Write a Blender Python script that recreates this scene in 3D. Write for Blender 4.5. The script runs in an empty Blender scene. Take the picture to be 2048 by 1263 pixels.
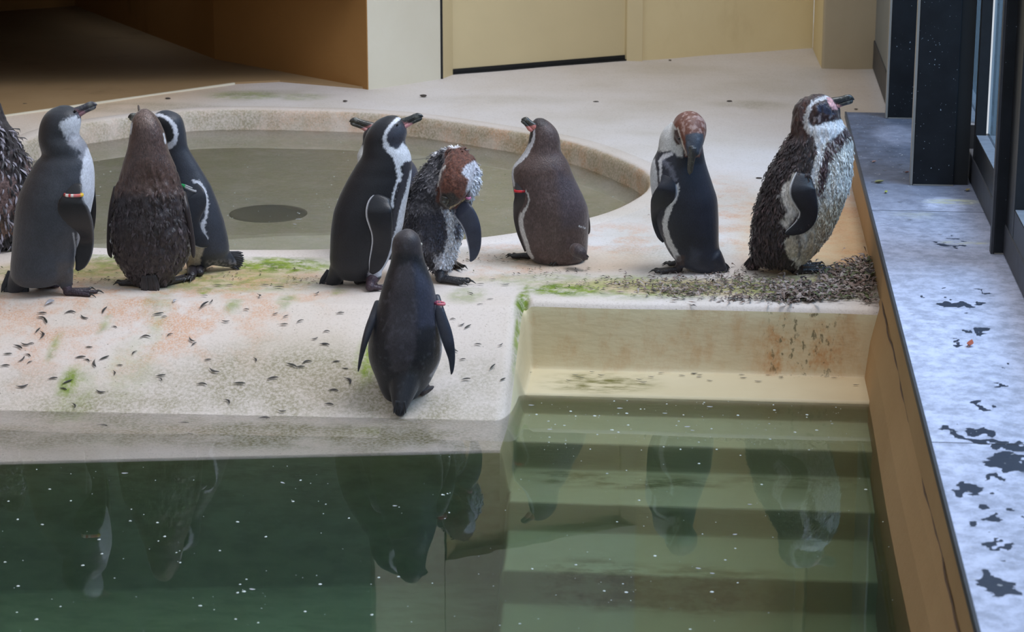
import bpy, math, random
import numpy as np
from mathutils import Vector

random.seed(7)
rng = np.random.default_rng(11)
scn = bpy.context.scene
COL = scn.collection

# ------------------------------------------------------------------ camera
F_PX, PITCH, YAW, CAM_H = 4730.0, math.radians(15.4), math.radians(5.1), 2.14
cam_d = bpy.data.cameras.new('camera')
cam_d.sensor_width = 36.0
cam_d.lens = F_PX / 2048 * 36.0
cam_d.clip_end = 200
cam_d.dof.use_dof = True
cam_d.dof.focus_distance = 7.75
cam_d.dof.aperture_fstop = 8.0
cam = bpy.data.objects.new('camera', cam_d)
cam.location = (0, 0, CAM_H)
cam.rotation_euler = (math.pi / 2 - PITCH, 0, YAW)
COL.objects.link(cam)
scn.camera = cam
scn.cycles.volume_bounces = 3

# ------------------------------------------------------------------ world + light
scn.view_settings.view_transform = 'Standard'
scn.view_settings.look = 'None'
scn.view_settings.gamma = 1.0
scn.view_settings.exposure = -0.12
scn.view_settings.use_curve_mapping = False
w = bpy.data.worlds.new('overcast_sky')
scn.world = w
w.use_nodes = True
nt = w.node_tree
bg = nt.nodes['Background']
bg.inputs[0].default_value = (0.84, 0.91, 1.0, 1)
bg.inputs[1].default_value = 0.78


def area_light(name, loc, aim, sx, sy, power, col):
    d = bpy.data.lights.new(name, 'AREA')
    d.shape = 'RECTANGLE'
    d.size, d.size_y = sx, sy
    d.energy = power
    d.color = col
    o = bpy.data.objects.new(name, d)
    o.location = loc
    o.rotation_euler = (Vector(aim) - Vector(loc)).to_track_quat('-Z', 'Y').to_euler()
    COL.objects.link(o)
    return o


# daylight falling through the glazed roof over the pool, from the window side
area_light('roof_daylight', (1.9, 7.0, 4.6), (-0.6, 7.6, 0.2), 2.2, 4.0, 430, (0.96, 0.96, 1.0))

CX, CY = 1024.0, 631.5
Fv = np.array([-math.sin(YAW) * math.cos(PITCH), math.cos(YAW) * math.cos(PITCH), -math.sin(PITCH)])
Rv = np.array([math.cos(YAW), math.sin(YAW), 0.0])
Uv = np.cross(Rv, Fv)
FH = np.array([-math.sin(YAW), math.cos(YAW), 0.0])     # horizontal forward
Z3 = np.array([0, 0, 1.0])
C0 = np.array([0, 0, CAM_H])


def ray(px, py):
    return Fv * F_PX + Rv * (px - CX) - Uv * (py - CY)


def on_z(px, py, z):
    d = ray(px, py)
    return C0 + d * ((z - CAM_H) / d[2])


def on_d(px, py, D):
    """point measured on the upright plane at horizontal distance D"""
    d = ray(px, py)
    return C0 + d * (D / (d @ FH))


def measure(P):
    q = P - C0
    z = q @ Fv
    return CX + F_PX * (q @ Rv) / z, CY - F_PX * (q @ Uv) / z


# ------------------------------------------------------------------ helpers
def lin(c):
    c = np.asarray(c, float) / 255.0
    return np.where(c <= 0.04045, c / 12.92, ((c + 0.055) / 1.055) ** 2.4)


def tag(o, label=None, cat=None, group=None, kind=None):
    if label: o['label'] = label
    if cat: o['category'] = cat
    if group: o['group'] = group
    if kind: o['kind'] = kind
    return o


def mesh_obj(name, V, Fc, m=None, parent=None, smooth=True, cols=None):
    me = bpy.data.meshes.new(name)
    me.from_pydata([tuple(map(float, v)) for v in V], [], [tuple(map(int, f)) for f in Fc])
    me.update()
    if smooth:
        me.polygons.foreach_set('use_smooth', [True] * len(me.polygons))
    if cols is not None:
        a = me.color_attributes.new('Col', 'FLOAT_COLOR', 'POINT')
        c = np.ones((len(V), 4), np.float32)
        c[:, :3] = cols
        a.data.foreach_set('color', c.ravel())
    if m: me.materials.append(m)
    o = bpy.data.objects.new(name, me)
    COL.objects.link(o)
    if parent is not None:
        o.parent = parent
    return o


def empty(name, loc):
    o = bpy.data.objects.new(name, None)
    o.location = loc
    o.empty_display_size = 0.1
    COL.objects.link(o)
    return o


def hash3(i, j, k):
    n = (i * 73856093) ^ (j * 19349663) ^ (k * 83492791)
    n = (n ^ (n >> 13)) * 1274126177 & 0x7fffffff
    n = (n ^ (n >> 15)) * 1103515245 & 0x7fffffff
    return (n & 0xffffff) / float(0xffffff)


def vnoise(P, s):
    """value noise 0..1 on points P at scale s (cells per metre, scalar or 3)"""
    Q = P * np.asarray(s, float) + 1000.0
    I = np.floor(Q).astype(np.int64)
    f = Q - I
    f = f * f * (3 - 2 * f)
    r = 0
    for a in (0, 1):
        for b in (0, 1):
            for c in (0, 1):
                wgt = (f[:, 0] if a else 1 - f[:, 0]) * (f[:, 1] if b else 1 - f[:, 1]) * (f[:, 2] if c else 1 - f[:, 2])
                r = r + wgt * hash3(I[:, 0] + a, I[:, 1] + b, I[:, 2] + c)
    return r


def sm(x, a, b):
    t = np.clip((x - a) / (b - a), 0, 1)
    return t * t * (3 - 2 * t)


def box(V, Fc, lo, hi):
    i = len(V)
    for z in (lo[2], hi[2]):
        for x, y in ((lo[0], lo[1]), (hi[0], lo[1]), (hi[0], hi[1]), (lo[0], hi[1])):
            V.append((x, y, z))
    for f in ((0, 3, 2, 1), (4, 5, 6, 7), (0, 1, 5, 4), (1, 2, 6, 5), (2, 3, 7, 6), (3, 0, 4, 7)):
        Fc.append(tuple(i + k for k in f))


def box_obj(name, lo, hi, m, parent=None, bevel=0.0):
    V, Fc = [], []
    box(V, Fc, lo, hi)
    o = mesh_obj(name, V, Fc, m, parent, smooth=False)
    if bevel:
        b = o.modifiers.new('bevel', 'BEVEL')
        b.width = bevel
        b.segments = 2
    return o


def prism(name, pts, z0, z1, m, parent=None, bevel=0.0):
    n = len(pts)
    V = [(p[0], p[1], z0) for p in pts] + [(p[0], p[1], z1) for p in pts]
    Fc = [tuple(range(n))[::-1], tuple(range(n, 2 * n))] + [(i, (i + 1) % n, n + (i + 1) % n, n + i) for i in range(n)]
    o = mesh_obj(name, V, Fc, m, parent, smooth=False)
    if bevel:
        b = o.modifiers.new('bevel', 'BEVEL')
        b.width = bevel
        b.segments = 3
    return o


# ------------------------------------------------------------------ materials
class NT:
    def __init__(s, name, rough=0.6, spec=0.5):
        s.m = bpy.data.materials.new(name)
        s.m.use_nodes = True
        s.t = s.m.node_tree
        s.b = s.t.nodes['Principled BSDF']
        s.b.inputs['Roughness'].default_value = rough
        s.b.inputs['Specular IOR Level'].default_value = spec

    def n(s, typ, **kw):
        x = s.t.nodes.new(typ)
        for k, v in kw.items():
            if k in x.inputs.keys():
                x.inputs[k].default_value = v
            else:
                setattr(x, k, v)
        return x

    def l(s, a, b):
        s.t.links.new(a, b)

    def coord(s, scale=(1, 1, 1)):
        g = s.n('ShaderNodeNewGeometry')
        mp = s.n('ShaderNodeMapping')
        mp.inputs['Scale'].default_value = scale
        s.l(g.outputs['Position'], mp.inputs[0])
        return mp.outputs[0]

    def noise(s, scale, detail=4, rough=0.55, vec=None):
        x = s.n('ShaderNodeTexNoise')
        x.inputs['Scale'].default_value = scale
        x.inputs['Detail'].default_value = detail
        x.inputs['Roughness'].default_value = rough
        s.l(vec if vec is not None else s.coord(), x.inputs['Vector'])
        return x.outputs['Fac']

    def ramp(s, fac, stops):
        r = s.n('ShaderNodeValToRGB')
        while len(r.color_ramp.elements) < len(stops):
            r.color_ramp.elements.new(0.5)
        for e, (p, c) in zip(r.color_ramp.elements, stops):
            e.position = p
            e.color = tuple(c) + (1,) if len(c) == 3 else c
        s.l(fac, r.inputs[0])
        return r.outputs[0]

    def fac(s, f, a, b):
        r = s.n('ShaderNodeMapRange')
        r.interpolation_type = 'SMOOTHSTEP'
        r.inputs['From Min'].default_value = a
        r.inputs['From Max'].default_value = b
        s.l(f, r.inputs['Value'])
        return r.outputs[0]

    def math(s, op, a, b=None):
        r = s.n('ShaderNodeMath', operation=op)
        for i, v in enumerate((a, b)):
            if v is None: continue
            if isinstance(v, (int, float)):
                r.inputs[i].default_value = v
            else:
                s.l(v, r.inputs[i])
        return r.outputs[0]

    def mix(s, f, a, b, blend='MIX'):
        x = s.n('ShaderNodeMix', data_type='RGBA', blend_type=blend)
        for i, v in ((0, f), (6, a), (7, b)):
            if isinstance(v, (int, float)):
                x.inputs[i].default_value = v
            elif isinstance(v, (tuple, list, np.ndarray)):
                x.inputs[i].default_value = tuple(v)[:3] + (1,)
            else:
                s.l(v, x.inputs[i])
        return x.outputs[2]

    def bump(s, h, strength=0.3, dist=0.01, prev=None):
        x = s.n('ShaderNodeBump')
        x.inputs['Strength'].default_value = strength
        x.inputs['Distance'].default_value = dist
        s.l(h, x.inputs['Height'])
        if prev is not None: s.l(prev, x.inputs['Normal'])
        s.l(x.outputs[0], s.b.inputs['Normal'])
        return x.outputs[0]

    def color(s, c):
        if isinstance(c, (tuple, list, np.ndarray)):
            s.b.inputs['Base Color'].default_value = tuple(c)[:3] + (1,)
        else:
            s.l(c, s.b.inputs['Base Color'])

    def attr(s, name='Col'):
        a = s.n('ShaderNodeAttribute')
        a.attribute_name = name
        return a


def L(r, g, b):
    return tuple(float(x) for x in lin((r, g, b)))


def plain(name, rgb, rough=0.5, var=0.12, scale=12, bump=0.0, metal=0.0, spec=0.5):
    k = NT(name, rough, spec)
    c = np.array(L(*rgb))
    k.color(k.ramp(k.noise(scale, 5), [(0.3, tuple(c * (1 - var))), (0.7, tuple(np.minimum(c * (1 + var), 1)))]))
    if bump: k.bump(k.noise(scale * 14, 4), bump, 0.003)
    k.b.inputs['Metallic'].default_value = metal
    return k.m


def floor_material():
    """coated concrete: Col.r algae, Col.g rust-orange stain, Col.b dirt (olive-grey film)"""
    k = NT('coated_concrete', 0.62, 0.4)
    a = k.attr()
    sp = k.n('ShaderNodeSeparateColor')
    k.l(a.outputs['Color'], sp.inputs[0])
    al = k.attr('Alt').outputs['Fac']
    big = k.noise(1.7, 4)
    base = k.ramp(big, [(0.30, L(204, 196, 188)), (0.5, L(216, 209, 206)), (0.72, L(224, 219, 221))])
    tan = k.ramp(k.noise(3.0, 5), [(0.3, L(200, 166, 124)), (0.7, L(216, 188, 152))])
    c = k.mix(al, base, tan)
    fine = k.noise(170, 3, 0.6)
    gran = k.fac(fine, 0.45, 0.62)
    # orange stain, granular
    n1 = k.noise(9, 5, 0.6)
    n2 = k.noise(105, 4, 0.65)
    om = k.math('MULTIPLY', k.fac(n1, 0.40, 0.62), k.fac(fine, 0.40, 0.58))
    om2 = k.math('MULTIPLY', k.math('ADD', k.math('MULTIPLY', om, 0.75), k.math('MULTIPLY', k.fac(n1, 0.42, 0.62), 0.35)), sp.outputs[1])
    c = k.mix(k.math('MULTIPLY', om2, 0.7), c, L(206, 148, 104))
    c = k.mix(k.math('MULTIPLY', k.fac(k.noise(120, 4, 0.7), 0.5, 0.3), 0.5), c, k.mix(1.0, c, (0.66, 0.64, 0.60), 'MULTIPLY'))
    # olive-grey film
    f3 = k.math('MULTIPLY', sp.outputs[2], k.math('ADD', 0.35, k.math('MULTIPLY', k.fac(n2, 0.35, 0.65), 0.65)))
    f4 = k.math('MULTIPLY', f3, k.fac(k.noise(5, 5, 0.6), 0.25, 0.6))
    c = k.mix(f4, c, L(122, 116, 78))
    # algae
    g = k.math('MULTIPLY', sp.outputs[0], k.math('ADD', 0.25, k.math('MULTIPLY', k.fac(k.noise(24, 6, 0.7), 0.35, 0.6), 0.85)))
    gcol = k.ramp(k.noise(14, 4), [(0.3, L(84, 108, 30)), (0.65, L(140, 156, 58))])
    c = k.mix(g, c, gcol)
    # scattered dark specks
    s1 = k.fac(k.noise(95, 2, 0.5), 0.70, 0.76)
    c = k.mix(k.math('MULTIPLY', s1, 0.55), c, L(92, 84, 64))
    k.color(c)
    b1 = k.bump(k.noise(7, 4), 0.25, 0.02)
    k.bump(fine, 0.35, 0.0025, b1)
    return k.m


M_floor = floor_material()


def basin_material():
    k = NT('painted_pool_shell', 0.6, 0.3)
    a = k.attr()
    sp = k.n('ShaderNodeSeparateColor')
    k.l(a.outputs['Color'], sp.inputs[0])
    c = k.ramp(k.noise(2.2, 4), [(0.3, L(206, 196, 160)), (0.7, L(222, 214, 184))])
    tanm = k.attr('Alt').outputs['Fac']
    c = k.mix(tanm, c, k.ramp(k.noise(2.6, 5), [(0.3, L(182, 156, 118)), (0.7, L(198, 174, 136))]))
    # the shell that stays under water carries a thin green film
    gz = k.n('ShaderNodeSeparateXYZ')
    k.l(k.n('ShaderNodeNewGeometry').outputs['Position'], gz.inputs[0])
    c = k.mix(k.fac(gz.outputs['Z'], -0.01, -0.06), c, k.mix(1.0, c, (0.66, 0.71, 0.60), 'MULTIPLY'))
    # olive growth on treads
    m = k.math('MULTIPLY', sp.outputs[0], k.fac(k.noise(9, 6, 0.65, k.coord((1, 2.2, 1))), 0.38, 0.66))
    c = k.mix(m, c, L(104, 98, 44))
    m2 = k.math('MULTIPLY', k.math('MULTIPLY', sp.outputs[1], 0.7), k.fac(k.noise(9, 7, 0.75, k.coord((1, 1, 0.6))), 0.45, 0.7))
    c = k.mix(m2, c, L(176, 118, 58))
    m3 = k.math('MULTIPLY', sp.outputs[2], k.math('MULTIPLY', k.fac(k.noise(58, 4, 0.6, k.coord((1, 1, .6))), 0.56, 0.66), 0.7))
    c = k.mix(m3, c, L(66, 62, 34))
    k.color(c)
    b1 = k.bump(k.noise(28, 3, 0.5, k.coord((0.6, 1, 1.6))), 0.3, 0.006)
    return k.m


M_basin = basin_material()


def stained_plaster(name, c1, c2, dirt, dirt_amt):
    k = NT(name, 0.75, 0.3)
    c = k.ramp(k.noise(1.4, 5), [(0.3, L(*c1)), (0.7, L(*c2))])
    d = k.fac(k.noise(2.6, 7, 0.65, k.coord((1, 1, 0.5))), 0.56, 0.78)
    c = k.mix(k.math('MULTIPLY', d, dirt_amt), c, L(*dirt))
    k.color(c)
    k.bump(k.noise(45, 4), 0.25, 0.004)
    return k.m


M_wall_white = stained_plaster('cream_plaster', (206, 200, 182), (216, 212, 196), (150, 136, 100), 0.35)
M_wall_tan = stained_plaster('yellow_plaster', (214, 196, 152), (226, 210, 168), (160, 130, 80), 0.3)
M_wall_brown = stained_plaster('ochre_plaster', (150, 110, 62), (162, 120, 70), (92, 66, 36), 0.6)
M_bay = stained_plaster('bay_floor_with_shade', (146, 120, 86), (160, 134, 100), (96, 78, 52), 0.5)  # brown floor coating with part of the bay shade put into its colour
M_wall_right = stained_plaster('tan_pool_wall', (164, 130, 88), (178, 144, 102), (118, 84, 52), 0.5)
M_black = plain('black_coated_steel', (22, 25, 29), 0.42, 0.25, 30, 0.15)
M_rubber = plain('black_rubber_seal', (16, 18, 20), 0.6)
M_alu = plain('bare_aluminium_edge', (150, 146, 140), 0.4, 0.1, metal=0.3)
M_edge = plain('dark_slate_edge', (58, 60, 66), 0.6, 0.2, 25)
M_door = plain('cream_door_paint', (206, 190, 150), 0.5, 0.04, 3)
M_dark_board = plain('dark_reflected_board', (66, 80, 78), 0.6)  # for the unseen upper fascia, toned for its reflection in the pool
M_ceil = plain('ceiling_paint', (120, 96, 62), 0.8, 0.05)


def post_material():
    k = NT('speckled_black_panel', 0.5, 0.25)
    c = k.ramp(k.noise(9, 5), [(0.3, L(18, 20, 24)), (0.7, L(30, 34, 39))])
    s = k.fac(k.noise(120, 2, 0.5), 0.72, 0.75)
    c = k.mix(s, c, L(150, 160, 170))
    k.color(c)
    return k.m


M_post = post_material()


def glass_material():
    k = NT('window_glass')
    t = k.t
    tr = k.n('ShaderNodeBsdfTransparent')
    tr.inputs[0].default_value = (0.60, 0.76, 0.90, 1)
    gl = k.n('ShaderNodeBsdfGlossy')
    gl.inputs['Roughness'].default_value = 0.03
    fr = k.n('ShaderNodeFresnel')
    ge = k.n('ShaderNodeNewGeometry')
    mr = k.n('ShaderNodeMapRange')          # same reflectance on both faces of the thin pane
    mr.inputs['To Min'].default_value = 1.45
    mr.inputs['To Max'].default_value = 1 / 1.45
    k.l(ge.outputs['Backfacing'], mr.inputs['Value'])
    k.l(mr.outputs[0], fr.inputs['IOR'])
    mx = k.n('ShaderNodeMixShader')
    k.l(fr.outputs[0], mx.inputs[0]); k.l(tr.outputs[0], mx.inputs[1]); k.l(gl.outputs[0], mx.inputs[2])
    k.l(mx.outputs[0], t.nodes['Material Output'].inputs['Surface'])
    return k.m


M_glass = glass_material()
M_sill = plain('dusty_sill', (122, 128, 138), 0.6, 0.15, 30)


def ledge_material():
    """slate slab; Col.r wet splash, Col.g pale dried wash with painted daylight, Col.b pale yellow droppings"""
    k = NT('slate_ledge', 0.5, 0.5)
    a = k.attr()
    sp = k.n('ShaderNodeSeparateColor')
    k.l(a.outputs['Color'], sp.inputs[0])
    v = k.coord((0.5, 1.6, 1))
    c = k.ramp(k.noise(16, 7, 0.7), [(0.25, L(60, 68, 82)), (0.55, L(88, 96, 114)), (0.8, L(116, 124, 142))])
    pale = k.math('MULTIPLY', sp.outputs[1], k.math('ADD', 0.5, k.math('MULTIPLY', k.fac(k.noise(20, 7, 0.75), 0.34, 0.64), 0.5)))
    c = k.mix(pale, c, L(216, 220, 244))
    yl = k.math('MULTIPLY', sp.outputs[2], k.fac(k.noise(26, 5, 0.7, v), 0.4, 0.6))
    c = k.mix(yl, c, L(196, 196, 168))
    d = k.math('ADD', sp.outputs[0], k.math('MULTIPLY', k.math('SUBTRACT', k.noise(30, 6, 0.72, v), 0.5), 2.2))
    wet = k.math('MULTIPLY', k.fac(d, 0.40, 0.46), k.fac(sp.outputs[0], 0.02, 0.12))
    c = k.mix(wet, c, L(60, 68, 84))
    s = k.fac(k.noise(70, 2, 0.5), 0.70, 0.74)
    c = k.mix(k.math('MULTIPLY', s, 0.5), c, L(222, 222, 226))
    k.color(c)
    r = k.n('ShaderNodeMapRange')
    k.l(wet, r.inputs['Value']); r.inputs['To Min'].default_value = 0.5; r.inputs['To Max'].default_value = 0.3
    k.l(r.outputs[0], k.b.inputs['Roughness'])
    k.bump(k.noise(60, 4), 0.3, 0.002)
    return k.m


M_ledge = ledge_material()


def water_material(name, absorb, dens, ripple, scatter=None):
    k = NT(name)
    t = k.t
    t.nodes.remove(k.b)
    rf = k.n('ShaderNodeBsdfRefraction', IOR=1.33)
    rf.inputs['Roughness'].default_value = 0.0
    rf.inputs['Color'].default_value = (1, 1, 1, 1)
    gl = k.n('ShaderNodeBsdfGlossy')
    gl.inputs['Roughness'].default_value = 0.0
    fr = k.n('ShaderNodeFresnel', IOR=1.33)
    mx = k.n('ShaderNodeMixShader')
    bp = k.n('ShaderNodeBump')
    bp.inputs['Strength'].default_value = ripple
    bp.inputs['Distance'].default_value = 0.004
    k.l(k.noise(5, 2), bp.inputs['Height'])
    for x in (rf, gl, fr):
        k.l(bp.outputs[0], x.inputs['Normal'])
    k.l(fr.outputs[0], mx.inputs[0]); k.l(rf.outputs[0], mx.inputs[1]); k.l(gl.outputs[0], mx.inputs[2])
    k.l(mx.outputs[0], t.nodes['Material Output'].inputs['Surface'])
    va = k.n('ShaderNodeVolumeAbsorption')
    va.inputs['Color'].default_value = absorb + (1,)
    va.inputs['Density'].default_value = dens
    vol = va.outputs[0]
    if scatter:
        vs = k.n('ShaderNodeVolumeScatter')
        vs.inputs['Color'].default_value = scatter[0] + (1,)
        vs.inputs['Density'].default_value = scatter[1]
        ad = k.n('ShaderNodeAddShader')
        k.l(va.outputs[0], ad.inputs[0]); k.l(vs.outputs[0], ad.inputs[1])
        vol = ad.outputs[0]
    k.l(vol, t.nodes['Material Output'].inputs['Volume'])
    return k.m


M_water = water_material('green_pool_water', (0.46, 0.67, 0.60), 1.2, 0.05, ((0.76, 0.88, 0.84), 0.12))
M_water2 = water_material('shallow_pool_water', (0.52, 0.60, 0.34), 0.6, 0.05, ((0.94, 0.90, 0.64), 2.2))

# ------------------------------------------------------------------ the shell: one height function, several structures
DECK = 0.22
WATER2 = 0.135
REC_X0, REC_X1, REC_Y = -0.575, 0.47, 7.12
STEP_Y = [6.83, 6.54, 6.24, 5.93, 5.62, 5.30]
STEP_Z = [0.008, -0.155, -0.36, -0.555, -0.75, -1.02]
FLOOR_Z = -1.02

rim_px = [(1180, 435), (1270, 398), (1300, 365), (1270, 333), (1150, 287), (1000, 259), (800, 231), (600, 222), (400, 222), (200, 243),
          (100, 264), (50, 284)]
rim = [on_z(x, y, DECK)[:2] for x, y in rim_px]
rim += [np.array(p) for p in ((-3.05, 9.0), (-2.98, 8.3), (-2.62, 7.83))]
rim += [on_z(x, y, DECK)[:2] for x, y in ((200, 496), (500, 500), (700, 496), (980, 473))]
rim = np.array(rim)


def closed_spline(P, k=12):
    n = len(P)
    out = []
    for i in range(n):
        p0, p1, p2, p3 = P[i - 1], P[i], P[(i + 1) % n], P[(i + 2) % n]
        for j in range(k):
            t = j / k
            out.append(0.5 * ((2 * p1) + (-p0 + p2) * t + (2 * p0 - 5 * p1 + 4 * p2 - p3) * t * t + (-p0 + 3 * p1 - 3 * p2 + p3) * t ** 3))
    return np.array(out)


RIM = closed_spline(rim)


def seg_dist(X, Y, P, closed=False):
    """min distance to polyline"""
    P = np.asarray(P, float)
    best = np.full(X.shape, 1e9)
    n = len(P)
    for i in range(n if closed else n - 1):
        a, b = P[i], P[(i + 1) % n]
        d = b - a
        L2 = d @ d + 1e-12
        t = np.clip(((X - a[0]) * d[0] + (Y - a[1]) * d[1]) / L2, 0, 1)
        best = np.minimum(best, (X - a[0] - t * d[0]) ** 2 + (Y - a[1] - t * d[1]) ** 2)
    return np.sqrt(best)


def inside(X, Y, P):
    P = np.asarray(P, float)
    r = np.zeros(X.shape, bool)
    n = len(P)
    for i in range(n):
        x1, y1 = P[i]
        x2, y2 = P[(i + 1) % n]
        if y1 == y2: continue
        c = ((y1 > Y) != (y2 > Y)) & (X < (x2 - x1) * (Y - y1) / (y2 - y1) + x1)
        r ^= c
    return r


def sdf_poly(X, Y, P):
    d = seg_dist(X, Y, P, True)
    return np.where(inside(X, Y, P), -d, d)


def front_top(X):      # Y of the top of the ramp on the left
    return 7.02 + 0.04 * np.clip((X + 2.3) / 1.7, 0, 1)


def shelf_edge(X):     # Y of the drop into deep water left of the steps
    return 6.327 + (np.minimum(X, -0.585) + 0.585) * 0.155


def height(X, Y):
    H = np.full(X.shape, DECK)
    # gentle fall of the back floor
    H = H + 0.0 * X
    # ramp down to the water (left of the recess)
    yt = front_top(X)
    s = (yt - Y)
    ramp = DECK - 0.012 * sm(s, 0, 0.05) - 0.215 * np.clip((s - 0.02) / 0.47, 0, 1) ** 1.12
    s2 = np.clip((s - 0.49) / 0.40, 0, 1)
    ramp = ramp - 0.03 * s2
    H = np.where(s > 0, ramp, H)
    # deep basin on the left
    e = shelf_edge(X)
    drop = sm(e - Y, -0.012, 0.012)
    Hl = H * (1 - drop) + FLOOR_Z * drop
    # stairs
    st = np.full(X.shape, DECK)
    RL = 0.036
    u = np.clip(REC_Y + 0.04 - Y, 0, RL)
    lipz = DECK - (RL - np.sqrt(RL * RL - u * u))
    st = lipz
    zs = [DECK - 0.03] + STEP_Z
    ur = np.clip(X + 0.64, 0, RL)
    Hl = Hl - (RL - np.sqrt(RL * RL - ur * ur)) * sm(Y, 6.3, 6.6) * (H > -0.1) * sm(REC_Y + 0.06 - Y, 0, 0.05)
    ys = [REC_Y] + STEP_Y
    for i in range(len(STEP_Z)):
        t = sm(ys[i] - Y, -0.014, 0.014 + (0.02 if i == 0 else 0))
        st = st * (1 - t) + (zs[i + 1] + 0.0 * Y) * t
    left_edge = -0.585 + np.clip((6.3 - Y) / 1.3, 0, 1) * 0.06
    mx = sm(X - left_edge, -0.016, 0.016)
    H2 = Hl * (1 - mx) + st * mx
    H2 = np.where(Y > REC_Y + 0.06, np.minimum(H, DECK), H2)
    # raised soft lip beside the recess
    # round wading pool
    near = (Y > 7.4)
    sd = np.full(X.shape, 9.0)
    idx = near & (X < 0.1) & (Y < 10.7)
    sd[idx] = sdf_poly(X[idx], Y[idx], RIM)
    # cove against the right wall behind the ledge end
    return H2, sd


def axis(lo, hi, coarse, marks, fine=0.006, span=0.03):
    s = set(np.round(np.arange(lo, hi + 1e-9, coarse), 5))
    for m in marks:
        s |= set(np.round(np.arange(m - span, m + span, fine), 5))
    a = np.array(sorted(v for v in s if lo <= v <= hi))
    keep = [0]
    for i in range(1, len(a)):
        if a[i] - a[keep[-1]] >= fine * 0.8: keep.append(i)
    return a[keep]


def grid_cells(xs, ys):
    X, Y = np.meshgrid(xs, ys)
    return X, Y


def blob_mask(X, Y, blobs, zref=DECK):
    """blobs: (px, py, rx_px, ry_px, amt, z) measured in the photo, turned into plan-view ellipses"""
    r = np.zeros(X.shape)
    for px, py, rx, ry, amt, z in blobs:
        c = on_z(px, py, z)[:2]
        ex = on_z(px + rx, py, z)[:2] - c
        ey = on_z(px, py - ry, z)[:2] - c
        a, b = np.linalg.norm(ex), np.linalg.norm(ey)
        d = np.sqrt(((X - c[0]) / a) ** 2 + ((Y - c[1]) / b) ** 2)
        r = np.maximum(r, amt * (1 - sm(d, 0.45, 1.15)))
    return r


xs = axis(-3.6, 0.9, 0.022, [-0.61, -0.575, -0.54], 0.005, 0.035)
ys = axis(3.2, 13.2, 0.022, [REC_Y + 0.025, REC_Y - 0.01] + STEP_Y + [6.327], 0.005, 0.035)
X, Y = grid_cells(xs, ys)
# rows bend so that one of them follows the oblique drop on the left
Y = Y + (np.minimum(X, -0.585) + 0.585) * 0.155 * (1 - sm(np.abs(Y - 6.327), 0.04, 1.25))
H, SD = height(X, Y)
H = H + 0.0035 * (vnoise(np.stack([X.ravel(), Y.ravel(), 0 * X.ravel()], 1), 3.1).reshape(X.shape) - .5) * 2 * (H > -0.02)

algae = blob_mask(X, Y, [
    (1130, 578, 95, 16, 1.0, .22), (1045, 610, 16, 26, 1.0, .2), (1042, 680, 8, 60, .8, .1),
    (1290, 575, 200, 26, .62, .22), (1560, 575, 160, 28, .6, .22), (1120, 560, 200, 16, .4, .22),
    (560, 530, 140, 20, .95, .22), (420, 560, 260, 24, .6, .22), (200, 530, 140, 30, .65, .22), (20, 550, 60, 30, .5, .22),
    (740, 755, 24, 26, 1.0, .05), (140, 768, 26, 14, .9, .05), (150, 800, 50, 30, .3, .02), (935, 650, 45, 20, .45, .12),
    (315, 640, 30, 24, .3, .15), (320, 690, 24, 30, .28, .1), (110, 710, 12, 12, .6, .1), (575, 640, 22, 14, .6, .15),
    (215, 680, 10, 10, .6, .12), (470, 665, 14, 10, .6, .12), (680, 628, 12, 12, .6, .14), (408, 593, 16, 8, .9, .2),
    (260, 740, 60, 30, .22, .08), (0, 640, 20, 60, .3, .12), (490, 190, 90, 10, .5, .22), (600, 193, 60, 8, .4, .22), (60, 210, 80, 8, .35, .22),
    (1600, 595, 200, 10, .5, .21), (1250, 560, 90, 14, .5, .22)])
rust = blob_mask(X, Y, [
    (330, 640, 340, 75, .95, .13), (100, 640, 160, 80, .8, .13), (560, 620, 160, 50, .8, .15), (250, 560, 380, 34, .7, .22),
    (1620, 500, 160, 60, .95, .22), (1500, 450, 120, 70, .8, .22), (1400, 400, 160, 60, .55, .22), (1230, 480, 130, 40, .7, .22),
    (1000, 530, 120, 30, .75, .22), (1710, 440, 60, 120, .8, .22), (760, 560, 160, 22, .5, .22), (1000, 500, 60, 30, .6, .22)])
dirt = blob_mask(X, Y, [
    (590, 800, 300, 40, .75, .01), (350, 790, 200, 26, .5, .03), (250, 830, 300, 30, .8, .0), (820, 820, 160, 40, .8, .0), (60, 800, 200, 30, .35, .02),
    (600, 880, 560, 34, 1.0, -.02), (100, 880, 300, 30, .7, -.02), (940, 830, 90, 60, .45, .0),
    (1480, 575, 260, 22, .5, .22), (1700, 560, 70, 40, .7, .22), (1350, 500, 160, 30, .4, .22), (1000, 510, 220, 26, .35, .22),
    (1500, 210, 90, 10, .45, .22), (1000, 200, 200, 10, .2, .22), (300, 215, 200, 12, .55, .22), (540, 185, 160, 8, .4, .22)])
# rusty growth on the inner face of the round pool's rim
dirt = np.maximum(dirt, 0.55 * sm(-SD, 0.0, 0.03) * (1 - sm(-SD, 0.06, 0.12)))
rust = np.maximum(rust, 1.0 * sm(-SD, -0.004, 0.02) * (1 - sm(-SD, 0.05, 0.1)) * sm(X, -1.8, -1.2))
alt = np.clip(sm(Y, 7.9, 7.3) * 0.25 + sm(SD * 0 + Y, 10.4, 12.5) * 0.0, 0, 1)
alt = np.maximum(alt, blob_mask(X, Y, [(1640, 480, 190, 110, 1.0, .22), (300, 545, 420, 34, .8, .22), (760, 555, 300, 20, .5, .22), (1400, 575, 420, 22, .8, .22), (1150, 520, 200, 30, .5, .22), (300, 100, 330, 120, .95, .22), (1700, 180, 60, 80, .35, .22)]))

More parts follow.
